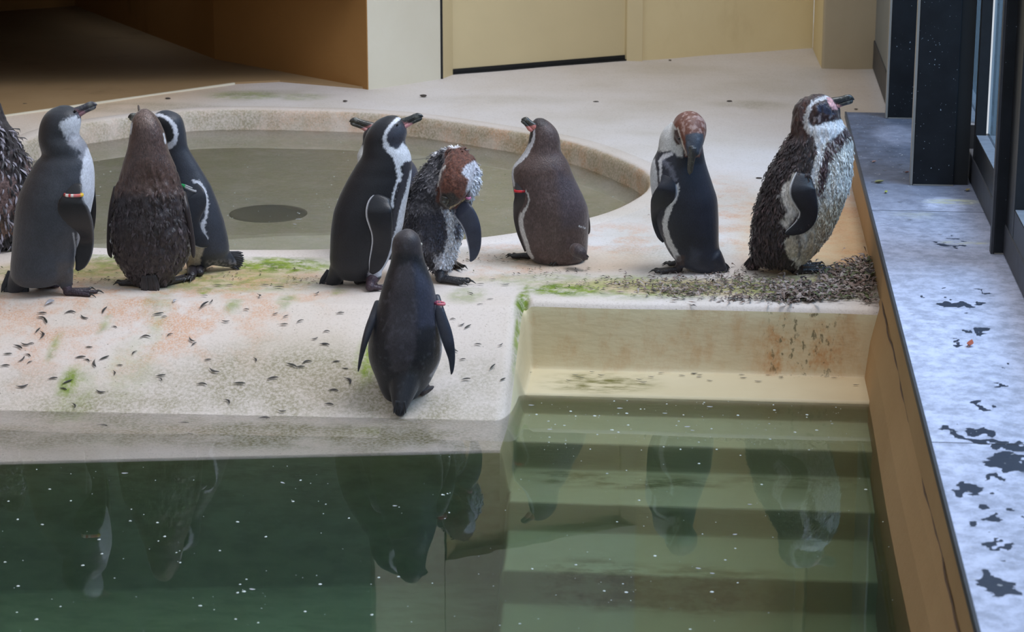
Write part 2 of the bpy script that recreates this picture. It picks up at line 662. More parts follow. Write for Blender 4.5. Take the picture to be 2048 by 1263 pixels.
olive = blob_mask(X, Y, [(1200, 770, 130, 22, 1.0, .0), (1150, 872, 110, 16, 1.0, 0), (1300, 880, 180, 16, .95, 0), (1600, 880, 160, 14, .7, 0),
                         (1190, 990, 130, 22, 1.0, 0), (1400, 1000, 200, 22, .7, 0), (1250, 1080, 300, 14, .35, 0)])
right_stain = sm(X, 0.12, 0.2) * (1 - sm(X, 0.34, 0.42))

in_pool = SD < 0.02
face_h = H
P_cells = {}
cy, cx = np.meshgrid(np.arange(len(ys) - 1), np.arange(len(xs) - 1), indexing='ij')
xc = 0.5 * (X[:-1, :-1] + X[1:, 1:]); yc = 0.5 * (Y[:-1, :-1] + Y[1:, 1:]); hc = 0.5 * (H[:-1, :-1] + H[1:, 1:])
sc_ = 0.5 * (SD[:-1, :-1] + SD[1:, 1:])
left_c = -0.60 + np.clip((6.3 - yc) / 1.3, 0, 1) * 0.06
stairs_c = (xc > left_c) & (yc < REC_Y + 0.012)
wade_c = sc_ < 0.045
deep_c = (~stairs_c) & (hc < -0.05)
floor_c = ~(stairs_c | wade_c | deep_c)


def patch(name, mask, m, cols, altc=None):
    ids = np.arange(X.size).reshape(X.shape)
    a = ids[:-1, :-1][mask]; b = ids[:-1, 1:][mask]; c = ids[1:, 1:][mask]; d = ids[1:, :-1][mask]
    Fq = np.stack([a, b, c, d], 1)
    used, inv = np.unique(Fq, return_inverse=True)
    Fq = inv.reshape(Fq.shape)
    V = np.stack([X.ravel()[used], Y.ravel()[used], H.ravel()[used]], 1)
    cc = np.stack([np.broadcast_to(q, X.shape).ravel()[used] for q in cols], 1)
    o = mesh_obj(name, V, Fq, m, cols=cc)
    if altc is not None:
        at = o.data.attributes.new('Alt', 'FLOAT', 'POINT')
        at.data.foreach_set('value', altc.ravel()[used].astype(np.float32))
    o['kind'] = 'structure'
    return o


patch('floor', floor_c, M_floor, (algae, rust, dirt), alt)
# the round pool: a lip, its wall and its bottom, swept around the rim line
RN = np.roll(RIM, -1, 0) - np.roll(RIM, 1, 0)
RN = np.stack([RN[:, 1], -RN[:, 0]], 1) / np.linalg.norm(RN, axis=1)[:, None]
if ((RIM - RIM.mean(0)) * RN).sum() < 0: RN = -RN
sect = [(0.10, -0.006), (0.085, 0.002), (0.05, 0.005), (0.02, 0.0055), (0.008, 0.003), (0.0, -0.003), (-0.006, -0.012), (-0.010, -0.03), (-0.014, -0.07),
        (-0.018, -0.10), (-0.026, -0.14), (-0.05, -0.185), (-0.10, -0.205)]
V = []
for off, dz in sect:
    for p, q in zip(RIM, RN):
        V.append((p[0] + q[0] * off, p[1] + q[1] * off, DECK + dz))
nr = len(RIM)
cen0 = RIM.mean(0)
for f in (0.8, 0.6, 0.4, 0.2, 0.03):
    for p in RIM:
        V.append((cen0[0] + (p[0] - cen0[0]) * f, cen0[1] + (p[1] - cen0[1]) * f, DECK - 0.205 - 0.012 * (1 - f)))
nrow = len(sect) + 5
Fq = [(i * nr + k, i * nr + (k + 1) % nr, (i + 1) * nr + (k + 1) % nr, (i + 1) * nr + k) for i in range(nrow - 1) for k in range(nr)]
Fq.append(tuple((nrow - 1) * nr + k for k in range(nr)))
V = np.array(V)
rowi = np.repeat(np.arange(nrow), nr)
wallm = ((rowi >= 5) & (rowi <= 9)).astype(float)
right = sm(V[:, 0], -2.4, -1.0)
cc = np.stack([0.3 * (rowi > 11), wallm * (0.1 + 0.6 * right) + 0.15 * (rowi > 3), wallm * 0.7 + 0.55 * (rowi >= 10) + 0.2 * (rowi == 4)], 1)
spots = blob_mask(V[:, 0], V[:, 1], [(530, 425, 75, 14, 1, .1), (815, 306, 50, 8, 1, .1)])
o = mesh_obj('wading_pool_basin', V, Fq, M_floor, cols=cc)
o['kind'] = 'structure'
at = o.data.attributes.new('Alt', 'FLOAT', 'POINT')
at.data.foreach_set('value', (0.15 + 0.25 * wallm * right).astype(np.float32))
# two round floor drains seen through the water
for (px, py, r) in ((530, 425, 0.15), (815, 308, 0.115)):
    c = on_z(px, py, 0.135) + FH * 0.12
    c[2] = 0.012
    n_ = 40
    V = [(c[0] + r * math.cos(t * 2 * math.pi / n_) * q, c[1] + r * math.sin(t * 2 * math.pi / n_) * q, z) for q, z in ((1, 0.0), (1, .012), (.85, .014), (.8, .008), (0.3, .008)) for t in range(n_)]
    Fd = [(i * n_ + k, i * n_ + (k + 1) % n_, (i + 1) * n_ + (k + 1) % n_, (i + 1) * n_ + k) for i in range(4) for k in range(n_)] + [tuple(4 * n_ + k for k in range(n_))]
    d_ = mesh_obj('floor_drain', V, Fd, M_edge)
    tag(d_, 'larger dark round drain under water left of centre in the round pool' if r > .12 else 'smaller dark round drain under water near the far side of the round pool', 'drain')
tread = (H * 0 + 1)
patch('pool_steps', stairs_c, M_basin, (olive, 0.95 * sm(Y, REC_Y - 0.06, REC_Y - 0.01) * (0.6 + right_stain), right_stain * sm(Y, REC_Y - 0.06, REC_Y - 0.02)), (0.75 * sm(Y, 6.78, 6.86) * sm(DECK - H, 0.0, 0.07)) * (0.6 + 0.4 * sm(X, -0.3, 0.3)))
patch('pool_basin', deep_c, M_basin, (olive * 0 + 0.3, olive * 0, olive * 0), 0 * X)

# far-left floor behind the seam: a slightly lower, darker bay
# pool walls outside the frame (front and far left) close the basin
box_obj('pool_wall_front', (-3.8, 3.0, -1.0), (0.6, 3.2, 0.25), M_wall_right)['kind'] = 'structure'

# right pool wall: battered below the deck, upright above it, up to the ledge
V, Fc = [], []
prof = [(0.44, -1.0), (0.455, -0.3), (0.462, 0.0), (0.478, 0.12), (0.498, 0.20), (0.510, 0.235), (0.512, 0.30), (0.512, 0.402), (0.70, 0.402), (0.70, -1.0)]
yy = list(np.arange(3.0, 7.22, 0.05))
for y in yy:
    for (x, z) in prof:
        V.append((x + 0.003 * math.sin(y * 3), y, z))
n = len(prof)
for i in range(len(yy) - 1):
    for j in range(n):
        a = i * n + j; b = i * n + (j + 1) % n
        Fc.append((a, a + n, b + n, b))
Fc.append(tuple(range(n))); Fc.append(tuple(range((len(yy) - 1) * n, len(yy) * n))[::-1])
o = mesh_obj('wall_right', V, Fc, M_wall_right, smooth=False)
o['kind'] = 'structure'
# beyond the pool the same wall stands on the deck
prism('wall_ledge', [(0.512, 7.2), (0.505, 9.34), (0.70, 9.34), (0.70, 7.2)], 0.15, 0.402, M_wall_right)['kind'] = 'structure'
# groove between pool wall and ledge face
g = plain('dark_mortar_seam', (104, 82, 64), 0.8)
V, Fc = [], []
for i in range(60):
    y = 3.0 + i * (4.15 / 59)
    wv = 0.0018 * math.sin(y * 9) + 0.0015 * math.sin(y * 23)
    V += [(0.5080 + wv, y, 0.238 + wv), (0.5115 + wv, y, 0.243 + wv), (0.5100 + wv, y, 0.236)]
    if i: k = (i - 1) * 3; Fc += [(k, k + 3, k + 4, k + 1), (k + 1, k + 4, k + 5, k + 2)]
mesh_obj('trim_1', V, Fc, g)['kind'] = 'structure'

# ledge slab with mask colours
lx = np.arange(0.500, 0.905, 0.0065)
ly = np.arange(3.0, 9.385, 0.0085)
LX, LY = np.meshgrid(lx, ly)
LZ = 0.42
_P = np.stack([LX.ravel(), LY.ravel() * 0.6, 0 * LX.ravel()], 1)
_wx = ((vnoise(_P, 26) - .5) * .040 + (vnoise(_P + 3, 70) - .5) * .022).reshape(LX.shape)
_wy = ((vnoise(_P + 5, 26) - .5) * .12 + (vnoise(_P + 9, 70) - .5) * .07).reshape(LX.shape)
wet = blob_mask(LX + _wx, LY + _wy, [(1905, 607, 34, 7, 1, LZ), (1880, 603, 26, 5, .9, LZ), (1925, 612, 26, 6, .9, LZ), (1959, 605, 10, 3, .9, LZ), (1940, 663, 14, 4, .9, LZ),
                          (2002, 764, 18, 5, 1, LZ), (1958, 806, 34, 8, .9, LZ), (1905, 862, 44, 9, 1, LZ), (1955, 872, 36, 9, 1, LZ), (2020, 886, 50, 12, 1, LZ),
                          (2010, 922, 44, 18, 1, LZ), (1920, 970, 30, 9, .95, LZ), (1985, 962, 34, 8, .95, LZ), (1975, 1027, 30, 11, 1, LZ), (2040, 1015, 20, 12, 1, LZ),
                          (1990, 1083, 40, 8, 1, LZ), (1998, 1162, 42, 18, 1, LZ), (1910, 683, 10, 2, .9, LZ), (1970, 665, 8, 3, .8, LZ), (1892, 574, 10, 4, .9, LZ),
                          (1840, 590, 10, 4, .9, LZ), (1960, 583, 12, 3, .9, LZ), (2010, 730, 10, 3, .8, LZ), (2045, 1055, 14, 8, 1, LZ), (1905, 492, 44, 6, .55, LZ),
                          (1915, 472, 30, 5, .5, LZ)])
cov = LY < 7.9
pale = np.clip(sm(LY, 8.4, 7.2) * 0.6 + 0.4 * sm(LY, 7.2, 6.0), 0, 1) * sm(LX, 0.95, 0.84)  # dried wash, with the near end's daylight put into the paleness
pale = np.maximum(pale, blob_mask(LX, LY, [(1890, 410, 60, 20, .75, LZ), (1960, 820, 100, 90, .9, LZ), (1800, 270, 60, 24, .3, LZ)]))
yl = blob_mask(LX, LY, [(1910, 403, 70, 6, 1, LZ), (1930, 485, 60, 4, .8, LZ), (1830, 430, 60, 10, .3, LZ)])
n0, n1 = LX.shape
top = np.stack([LX.ravel(), LY.ravel(), np.full(LX.size, 0.42)], 1)
ids = np.arange(LX.size).reshape(LX.shape)
Fq = np.stack([ids[:-1, :-1].ravel(), ids[:-1, 1:].ravel(), ids[1:, 1:].ravel(), ids[1:, :-1].ravel()], 1).tolist()
V = top.tolist()
base = len(V)
# skirt: left edge, far edge
lo = [(x, y, 0.400) for x, y, z in [top[i] for i in ids[:, 0]]]
V += lo
for i in range(n0 - 1):
    Fq.append((ids[i, 0], ids[i + 1, 0], base + i + 1, base + i))
b2 = len(V)
V += [(x, y, 0.400) for x, y, z in [top[i] for i in ids[-1, :]]]
for j in range(n1 - 1):
    Fq.append((ids[-1, j], ids[-1, j + 1], b2 + j + 1, b2 + j))
cols = np.zeros((len(V), 3))
cols[:LX.size] = np.stack([wet.ravel(), pale.ravel(), yl.ravel()], 1)
ledge = mesh_obj('stone_ledge', V, Fq, M_ledge, smooth=False, cols=cols)
tag(ledge, 'long grey slate ledge with pale stains and dark splashes below the windows', 'ledge')
for ysm in (5.22, 7.62):
    box_obj('joint', (0.5, ysm - 0.0015, 0.4201), (0.9, ysm + 0.0015, 0.4206), M_edge, ledge)
box_obj('edge_strip', (0.494, 3.0, 0.399), (0.501, 9.388, 0.4215), M_edge, ledge)

# ------------------------------------------------------------------ window wall on the right
def window(idx, y0, y1, xg, zs0):
    """a fixed window between y0 and y1; xg is the plane of the glass"""
    V, Fc = [], []
    box(V, Fc, (xg - 0.040, y0, zs0), (xg + 0.0095, y1, zs0 + 0.083))
    box(V, Fc, (xg - 0.040, y0, 3.0), (xg + 0.0095, y1, 3.1))
    box(V, Fc, (xg - 0.010, y0, zs0), (xg + 0.0095, y0 + 0.03, 3.1))
    box(V, Fc, (xg - 0.041, y1 - 0.05, zs0), (xg - 0.006, y1, 3.1))
    o = mesh_obj('window_%d' % idx, V, Fc, M_black, smooth=False)
    o['kind'] = 'structure'
    box_obj('pane', (xg, y0 + 0.03, zs0 + 0.083), (xg + 0.008, y1 - 0.05, 3.0), M_glass, o)
    box_obj('sill', (xg - 0.038, y0 + 0.0, zs0 + 0.0832), (xg - 0.0005, y1 - 0.0505, zs0 + 0.086), M_sill, o)
    return o


# base plinth below the windows
box_obj('trim_2', (0.862, 3.0, 0.42), (0.914, 9.38, 0.515), M_edge, bevel=0.006)['kind'] = 'structure'
window(1, 3.0, 6.91, 0.905, 0.515)
window(2, 7.13, 8.05, 0.905, 0.515)
window(3, 8.2, 9.25, 0.905, 0.515)
box_obj('trim_4', (0.864, 6.912, 0.515), (0.914, 7.128, 3.1), M_black)['kind'] = 'structure'


def post(x0, x1, y0, y1, z0, label, edge=None):
    r = empty('window_post', (x0, y0, z0))
    t = 0.0035
    def rel(o):
        o.location = (-x0, -y0, -z0)
        return o
    rel(box_obj('shaft', (x0, y0, z0), (x1, y1, 3.15), M_post, r, 0.003))
    rel(box_obj('edge_profile', (x0 - t * 2.4, y0 + 0.0, z0 + 0.001), (x0 - 0.0002, y0 + 0.035, 3.15), edge or M_alu, r))
    rel(box_obj('seal', (x1 + 0.0002, y0 + 0.02, z0 + 0.001), (x1 + 0.05, y1 - 0.002, 3.15), M_rubber, r))
    rel(box_obj('base_bead', (x0 + 0.002, y0 - 0.003, z0 + 0.0005), (x1, y0 - 0.0003, z0 + 0.004), M_alu, r))
    return tag(r, label, 'post')


post(0.661, 0.80, 8.02, 8.16, 0.4202, 'broad speckled black window post standing mid-way on the slate ledge')
post(0.655, 0.80, 9.26, 9.37, 0.4202, 'black window post at the far end of the slate ledge')
post(0.833, 0.869, 7.05, 7.12, 0.4202, 'slim black window post in front of the near window', M_edge)
# far window wall beyond the ledge, down to the floor
wb = empty('far_glass_screen', (0.74, 9.4, DECK))
tag(wb, 'grey glass screen beyond the far end of the ledge', 'screen')
def relo(o, p):
    o.location = (-p[0], -p[1], -p[2]); return o
pw = (0.74, 9.4, DECK)
relo(box_obj('pane', (0.748, 9.40, 0.36), (0.756, 11.72, 3.1), plain('frosted_grey_panel', (112, 122, 130), 0.35, 0.1, 4), wb), pw)
relo(box_obj('bottom_rail', (0.742, 9.40, DECK + 0.001), (0.775, 11.72, 0.36), M_edge, wb, 0.004), pw)
relo(box_obj('stile', (0.735, 11.72, DECK + 0.001), (0.775, 11.78, 3.1), M_rubber, wb), pw)

# ------------------------------------------------------------------ back walls
TOP = 3.3
def P2(px, py, z=DECK):
    return on_z(px, py, z)[:2]


pA = P2(735, 178); pB = P2(883, 158); pC = P2(906, 150); pD = P2(1253, 121); pE = P2(1285, 122); pF = P2(1625, 97)
# left ochre wall (shaded bay) from the pier back to the left
q1 = P2(430, 121); q2 = P2(150, 14); q3 = P2(-160, 36)
def wall_strip(name, pts, z0, z1, m, th=0.12):
    """wall along a polyline, thickness on the far side"""
    pts = [np.array(p) for p in pts]
    nn = []
    for i in range(len(pts)):
        d = pts[min(i + 1, len(pts) - 1)] - pts[max(i - 1, 0)]
        d = d / np.linalg.norm(d)
        nn.append(np.array([-d[1], d[0]]))
    back = [p + v * th for p, v in zip(pts, nn)]
    o = prism(name, [tuple(p) for p in pts] + [tuple(p) for p in back[::-1]], z0, z1, m)
    o['kind'] = 'structure'
    return o


wall_strip('wall_left', [(-4.6, 3.0), (-4.6, 14.2)], -0.2, TOP, M_wall_brown, -0.12) if False else None
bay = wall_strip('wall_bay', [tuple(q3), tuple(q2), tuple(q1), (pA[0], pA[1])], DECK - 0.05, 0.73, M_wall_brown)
# pier: faces pA-pB
pd = (pB - pA) / np.linalg.norm(pB - pA)
nrm = np.array([-pd[1], pd[0]])
prism('wall_pier', [tuple(pA), tuple(pB), tuple(pB + nrm * 0.3), tuple(pA + nrm * 0.12)], DECK - 0.05, TOP, M_wall_white, bevel=0.008)['kind'] = 'structure'
ddir = (pD - pC) / np.linalg.norm(pD - pC)
dn = np.array([-ddir[1], ddir[0]])
# door with frame, reached over a thin dark gap
door = prism('door_1', [tuple(pC + ddir * 0.004 + dn * 0.02), tuple(pD + dn * 0.02), tuple(pD + dn * 0.06), tuple(pC + ddir * 0.004 + dn * 0.06)], DECK + 0.022, 2.27, M_door)
door['kind'] = 'structure'
thr = prism('threshold', [tuple(pC), tuple(pD), tuple(pD + dn * 0.1), tuple(pC + dn * 0.1)], DECK - 0.02, DECK + 0.006, M_rubber, door)
brush = prism('bottom_seal', [tuple(pC + dn * 0.016), tuple(pD + dn * 0.016), tuple(pD + dn * 0.0195), tuple(pC + dn * 0.0195)], DECK + 0.006, DECK + 0.026, M_rubber, door)
jl = prism('frame', [tuple(pB + nrm * 0.0 + ddir * 0.004), tuple(pC), tuple(pC + dn * 0.1), tuple(pB + dn * 0.1)], DECK - 0.02, 2.25, M_door, door, 0.004)
jr = prism('frame', [tuple(pD), tuple(pE), tuple(pE + dn * 0.16), tuple(pD + dn * 0.1)], DECK - 0.02, 2.25, M_door, door, 0.004)
# thin dark shadow gap strip beside the left jamb
gp = prism('hinge_gap', [tuple(pB - dn * 0.001), tuple(pB + ddir * 0.008 - dn * 0.001), tuple(pB + ddir * 0.008 + dn * 0.02), tuple(pB + dn * 0.02)], DECK, 2.25, M_rubber, door)
ltl = prism('lintel', [tuple(pB), tuple(pE), tuple(pE + dn * 0.12), tuple(pB + dn * 0.12)], 2.25, TOP, M_wall_white, door)
wb_ = wall_strip('wall_back', [tuple(pE + dn * 0.03), tuple(pF + dn * 0.0)], DECK - 0.05, TOP, M_wall_tan)
# niche return and pillar at the right
pG = P2(1643, 137); pH = P2(1735, 131)
prism('wall_niche', [tuple(pF), tuple(pG + np.array([0.0, 0.02])), tuple(pG + np.array([0.12, 0.3])), tuple(pF + np.array([0.1, 0.1]))], DECK - 0.05, TOP, M_wall_tan, bevel=0.02)['kind'] = 'structure'
prism('wall_pillar', [tuple(pG), (0.80, pG[1] + 0.02), (0.80, pG[1] + 0.6), tuple(pG + np.array([0.0, 0.6]))], DECK - 0.05, 0.83, stained_plaster('grey_tan_plaster', (168, 152, 124), (180, 166, 140), (120, 100, 72), 0.3), bevel=0.012)['kind'] = 'structure'
prism('wall_pillar_upper', [tuple(pG + np.array([0.02, 0.03])), (0.80, pG[1] + 0.05), (0.80, pG[1] + 0.6), tuple(pG + np.array([0.02, 0.6]))], 0.83, TOP, M_wall_brown)['kind'] = 'structure'
# coved plinth at the foot of the pillar
V, Fc = [], []
prof = [(0.0, 0.0), (0.10, 0.004), (0.17, 0.02), (0.20, 0.05), (0.21, 0.09)]
# seam in the floor of the bay
s0, s1 = P2(-60, 243), P2(470, 168)
sd_ = (s1 - s0) / np.linalg.norm(s1 - s0)
sn = np.array([-sd_[1], sd_[0]])
# left side wall closes the room; unseen low slab added to deepen bay shade
box_obj('wall_left', (-5.4, 3.0, -0.3), (-5.25, 16.5, TOP), M_wall_brown)['kind'] = 'structure'
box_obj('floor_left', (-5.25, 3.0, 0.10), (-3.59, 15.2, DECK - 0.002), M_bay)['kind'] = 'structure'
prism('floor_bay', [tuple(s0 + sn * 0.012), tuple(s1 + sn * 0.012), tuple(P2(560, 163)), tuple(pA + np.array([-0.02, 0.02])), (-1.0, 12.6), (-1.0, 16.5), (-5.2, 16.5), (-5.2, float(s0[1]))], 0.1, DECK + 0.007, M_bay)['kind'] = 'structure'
prism('ceiling_added', [(-5.24, 9.9), (-2.6, 10.6), (-1.66, 10.80), (-1.7, 11.0), (-3.0, 12.0), (-5.24, 16.4)], 0.72, 0.80, M_ceil)['kind'] = 'structure'  # out of view, set low to darken the bay
fas = [(-5.24, 9.82), (-2.6, 10.52), (-1.66, 10.76), (-1.66, 10.80), (-2.6, 10.6), (-5.24, 9.9)]  # unseen fascia, added to shade the bay and tint pool reflections
prism('wall_fascia_added', fas, 0.72, 1.25, M_wall_white)['kind'] = 'structure'
prism('wall_fascia_added_upper', fas, 1.25, TOP, M_dark_board)['kind'] = 'structure'
prism('trim_3', [tuple(s0), tuple(s1), tuple(s1 + sn * 0.02), tuple(s0 + sn * 0.05)], DECK - 0.01, DECK + 0.006, M_wall_white)['kind'] = 'structure'

# ------------------------------------------------------------------ water
def water_box(name, pts, z0, z1, m, label, cat):
    n = len(pts)
    V = [(p[0], p[1], z0) for p in pts] + [(p[0], p[1], z1) for p in pts]
    Fc = [tuple(range(n))[::-1], tuple(range(n, 2 * n))] + [(i, (i + 1) % n, n + (i + 1) % n, n + i) for i in range(n)]
    o = mesh_obj(name, V, Fc, m, smooth=False)
    return tag(o, label, cat, kind='structure')


water_box('pool_water', [(-3.7, 3.1), (0.50, 3.1), (0.50, 7.1), (-3.7, 7.1)], -1.06, 0.0, M_water, 'still green water of the deep pool in front', 'water')
cen = RIM.mean(0)
R2 = cen + (RIM[::3] - cen) * 1.0
water_box('wading_pool_water', [tuple(p) for p in (RIM - RN * 0.012)[::2]], -0.03, WATER2, M_water2, 'still olive water of the round pool behind the penguins', 'water')
# ------------------------------------------------------------------ penguins
def feather_mat(name, rough=0.5, bump=0.35, scale=(420, 420, 150), var=0.25):
    k = NT(name, rough, 0.45)
    a = k.attr()
    v = k.coord(scale)
    f = k.noise(1.0, 3, 0.6, v)
    f2 = k.noise(38, 4, 0.6)
    c = k.mix(k.fac(f, 0.3, 0.7), k.mix(1.0, a.outputs['Color'], (1 - var,) * 3, 'MULTIPLY'), k.mix(1.0, a.outputs['Color'], (1 + var * 0.6,) * 3, 'MULTIPLY'))
    c = k.mix(k.math('MULTIPLY', k.fac(f2, 0.35, 0.7), 0.35), c, k.mix(1.0, c, (0.7, 0.7, 0.72), 'MULTIPLY'))
    k.color(c)
    k.bump(f, bump, 0.004)
    k.b.inputs['Sheen Weight'].default_value = 0.22
    k.b.inputs['Sheen Roughness'].default_value = 0.4
    return k.m


M_sleek = feather_mat('sleek_feathers', 0.46, 0.28)
M_brown = feather_mat('worn_brown_feathers', 0.42, 0.55, (300, 300, 120), 0.35)
M_wet = feather_mat('wet_feathers', 0.34, 0.7, (190, 190, 80), 0.4)
M_fluff = feather_mat('moulting_down', 0.75, 0.6, (150, 150, 150), 0.5)
M_flip = feather_mat('flipper_skin', 0.42, 0.15, (300, 300, 300), 0.15)
M_tuft = feather_mat('loose_feather', 0.55, 0.1, (60, 60, 60), 0.25)


def skin_mat():
    k = NT('scaly_foot_skin', 0.45, 0.5)
    a = k.attr()
    x = k.n('ShaderNodeTexVoronoi')
    x.inputs['Scale'].default_value = 240
    k.l(k.coord(), x.inputs['Vector'])
    c = k.mix(k.fac(x.outputs['Distance'], 0.1, 0.6), a.outputs['Color'], k.mix(1.0, a.outputs['Color'], (0.6, 0.6, 0.62), 'MULTIPLY'))
    k.color(c)
    k.bump(x.outputs['Distance'], 0.4, 0.003)
    return k.m


def bill_mat():
    k = NT('horny_bill', 0.3, 0.6)
    a = k.attr()
    v = k.noise(150, 5, 0.65, k.coord((1, 1, 1.6)))
    c = k.mix(k.math('MULTIPLY', k.fac(v, 0.56, 0.68), 0.5), a.outputs['Color'], L(150, 152, 140))
    k.color(c)
    k.bump(v, 0.25, 0.002)
    return k.m


M_skin, M_bill = skin_mat(), bill_mat()
M_eye = plain('dark_glossy_eye', (20, 12, 10), 0.1, 0.05)
M_eye_pale = plain('pale_eye_ring', (190, 186, 176), 0.3, 0.05)


def catmull(K, n):
    K = np.asarray(K, float)
    t = np.linspace(0, len(K) - 1, n)
    out = []
    for x in t:
        i = min(int(x), len(K) - 2)
        u = x - i
        p0, p1, p2, p3 = K[max(i - 1, 0)], K[i], K[i + 1], K[min(i + 2, len(K) - 1)]
        out.append(0.5 * ((2 * p1) + (-p0 + p2) * u + (2 * p0 - 5 * p1 + 4 * p2 - p3) * u * u + (-p0 + 3 * p1 - 3 * p2 + p3) * u ** 3))
    return np.array(out)


def tube(rings, n=24, sup=2.0):
    """rings: (centre, axisA, axisB); closed at both ends"""
    V, Fq = [], []
    for c, a, b in rings:
        for k in range(n):
            t = 2 * math.pi * k / n
            ct, st = math.cos(t), math.sin(t)
            ct = math.copysign(abs(ct) ** (2 / sup), ct); st = math.copysign(abs(st) ** (2 / sup), st)
            V.append(c + a * ct + b * st)
    m = len(rings)
    for i in range(m - 1):
        for k in range(n):
            Fq.append((i * n + k, i * n + (k + 1) % n, (i + 1) * n + (k + 1) % n, (i + 1) * n + k))
    V.append(rings[0][0]); V.append(rings[-1][0])
    for k in range(n):
        Fq.append((m * n, (k + 1) % n, k))
        Fq.append((m * n + 1, (m - 1) * n + k, (m - 1) * n + (k + 1) % n))
    return V, Fq


def chain(pts, n=18):
    """round limb: list of (centre3, radius) -> tube with domed ends"""
    C = catmull([list(p) + [r] for p, r in pts], max(8, len(pts) * 5))
    rings = []
    for i in range(len(C)):
        d = C[min(i + 1, len(C) - 1), :3] - C[max(i - 1, 0), :3]
        d = d / (np.linalg.norm(d) + 1e-9)
        a = np.cross(d, Z3)
        if np.linalg.norm(a) < 0.2: a = np.cross(d, Rv)
        a /= np.linalg.norm(a)
        b = np.cross(d, a)
        r = max(C[i, 3], 0.001)
        if i == 0:
            for q in (0.98, 0.85, 0.55): rings.append((C[0, :3] - d * r * q, a * r * math.sqrt(1 - q * q), b * r * math.sqrt(1 - q * q)))
        rings.append((C[i, :3], a * r, b * r))
        if i == len(C) - 1:
            for q in (0.55, 0.85, 0.98): rings.append((C[i, :3] + d * r * q, a * r * math.sqrt(1 - q * q), b * r * math.sqrt(1 - q * q)))
    return tube(rings, n)


def join(parts):
    V, Fq = [], []
    for v, f in parts:
        o = len(V)
        V += list(v)
        Fq += [tuple(i + o for i in q) for q in f]
    return V, Fq


def remesh(V, Fq, voxel=0.0042, smooth=10):
    me = bpy.data.meshes.new('tmp')
    me.from_pydata([tuple(map(float, v)) for v in V], [], Fq)
    ob = bpy.data.objects.new('tmp', me)
    COL.objects.link(ob)
    r = ob.modifiers.new('r', 'REMESH')
    r.mode = 'VOXEL'
    r.voxel_size = voxel
    s = ob.modifiers.new('s', 'SMOOTH')
    s.factor = 0.5
    s.iterations = smooth
    dg = bpy.context.evaluated_depsgraph_get()
    ev = ob.evaluated_get(dg).to_mesh()
    nv = len(ev.vertices)
    co = np.empty(nv * 3); ev.vertices.foreach_get('co', co)
    no = np.empty(nv * 3); ev.vertices.foreach_get('normal', no)
    fs = [tuple(p.vertices) for p in ev.polygons]
    ob.evaluated_get(dg).to_mesh_clear()
    bpy.data.objects.remove(ob)
    bpy.data.meshes.remove(me)
    return co.reshape(-1, 3), no.reshape(-1, 3), fs


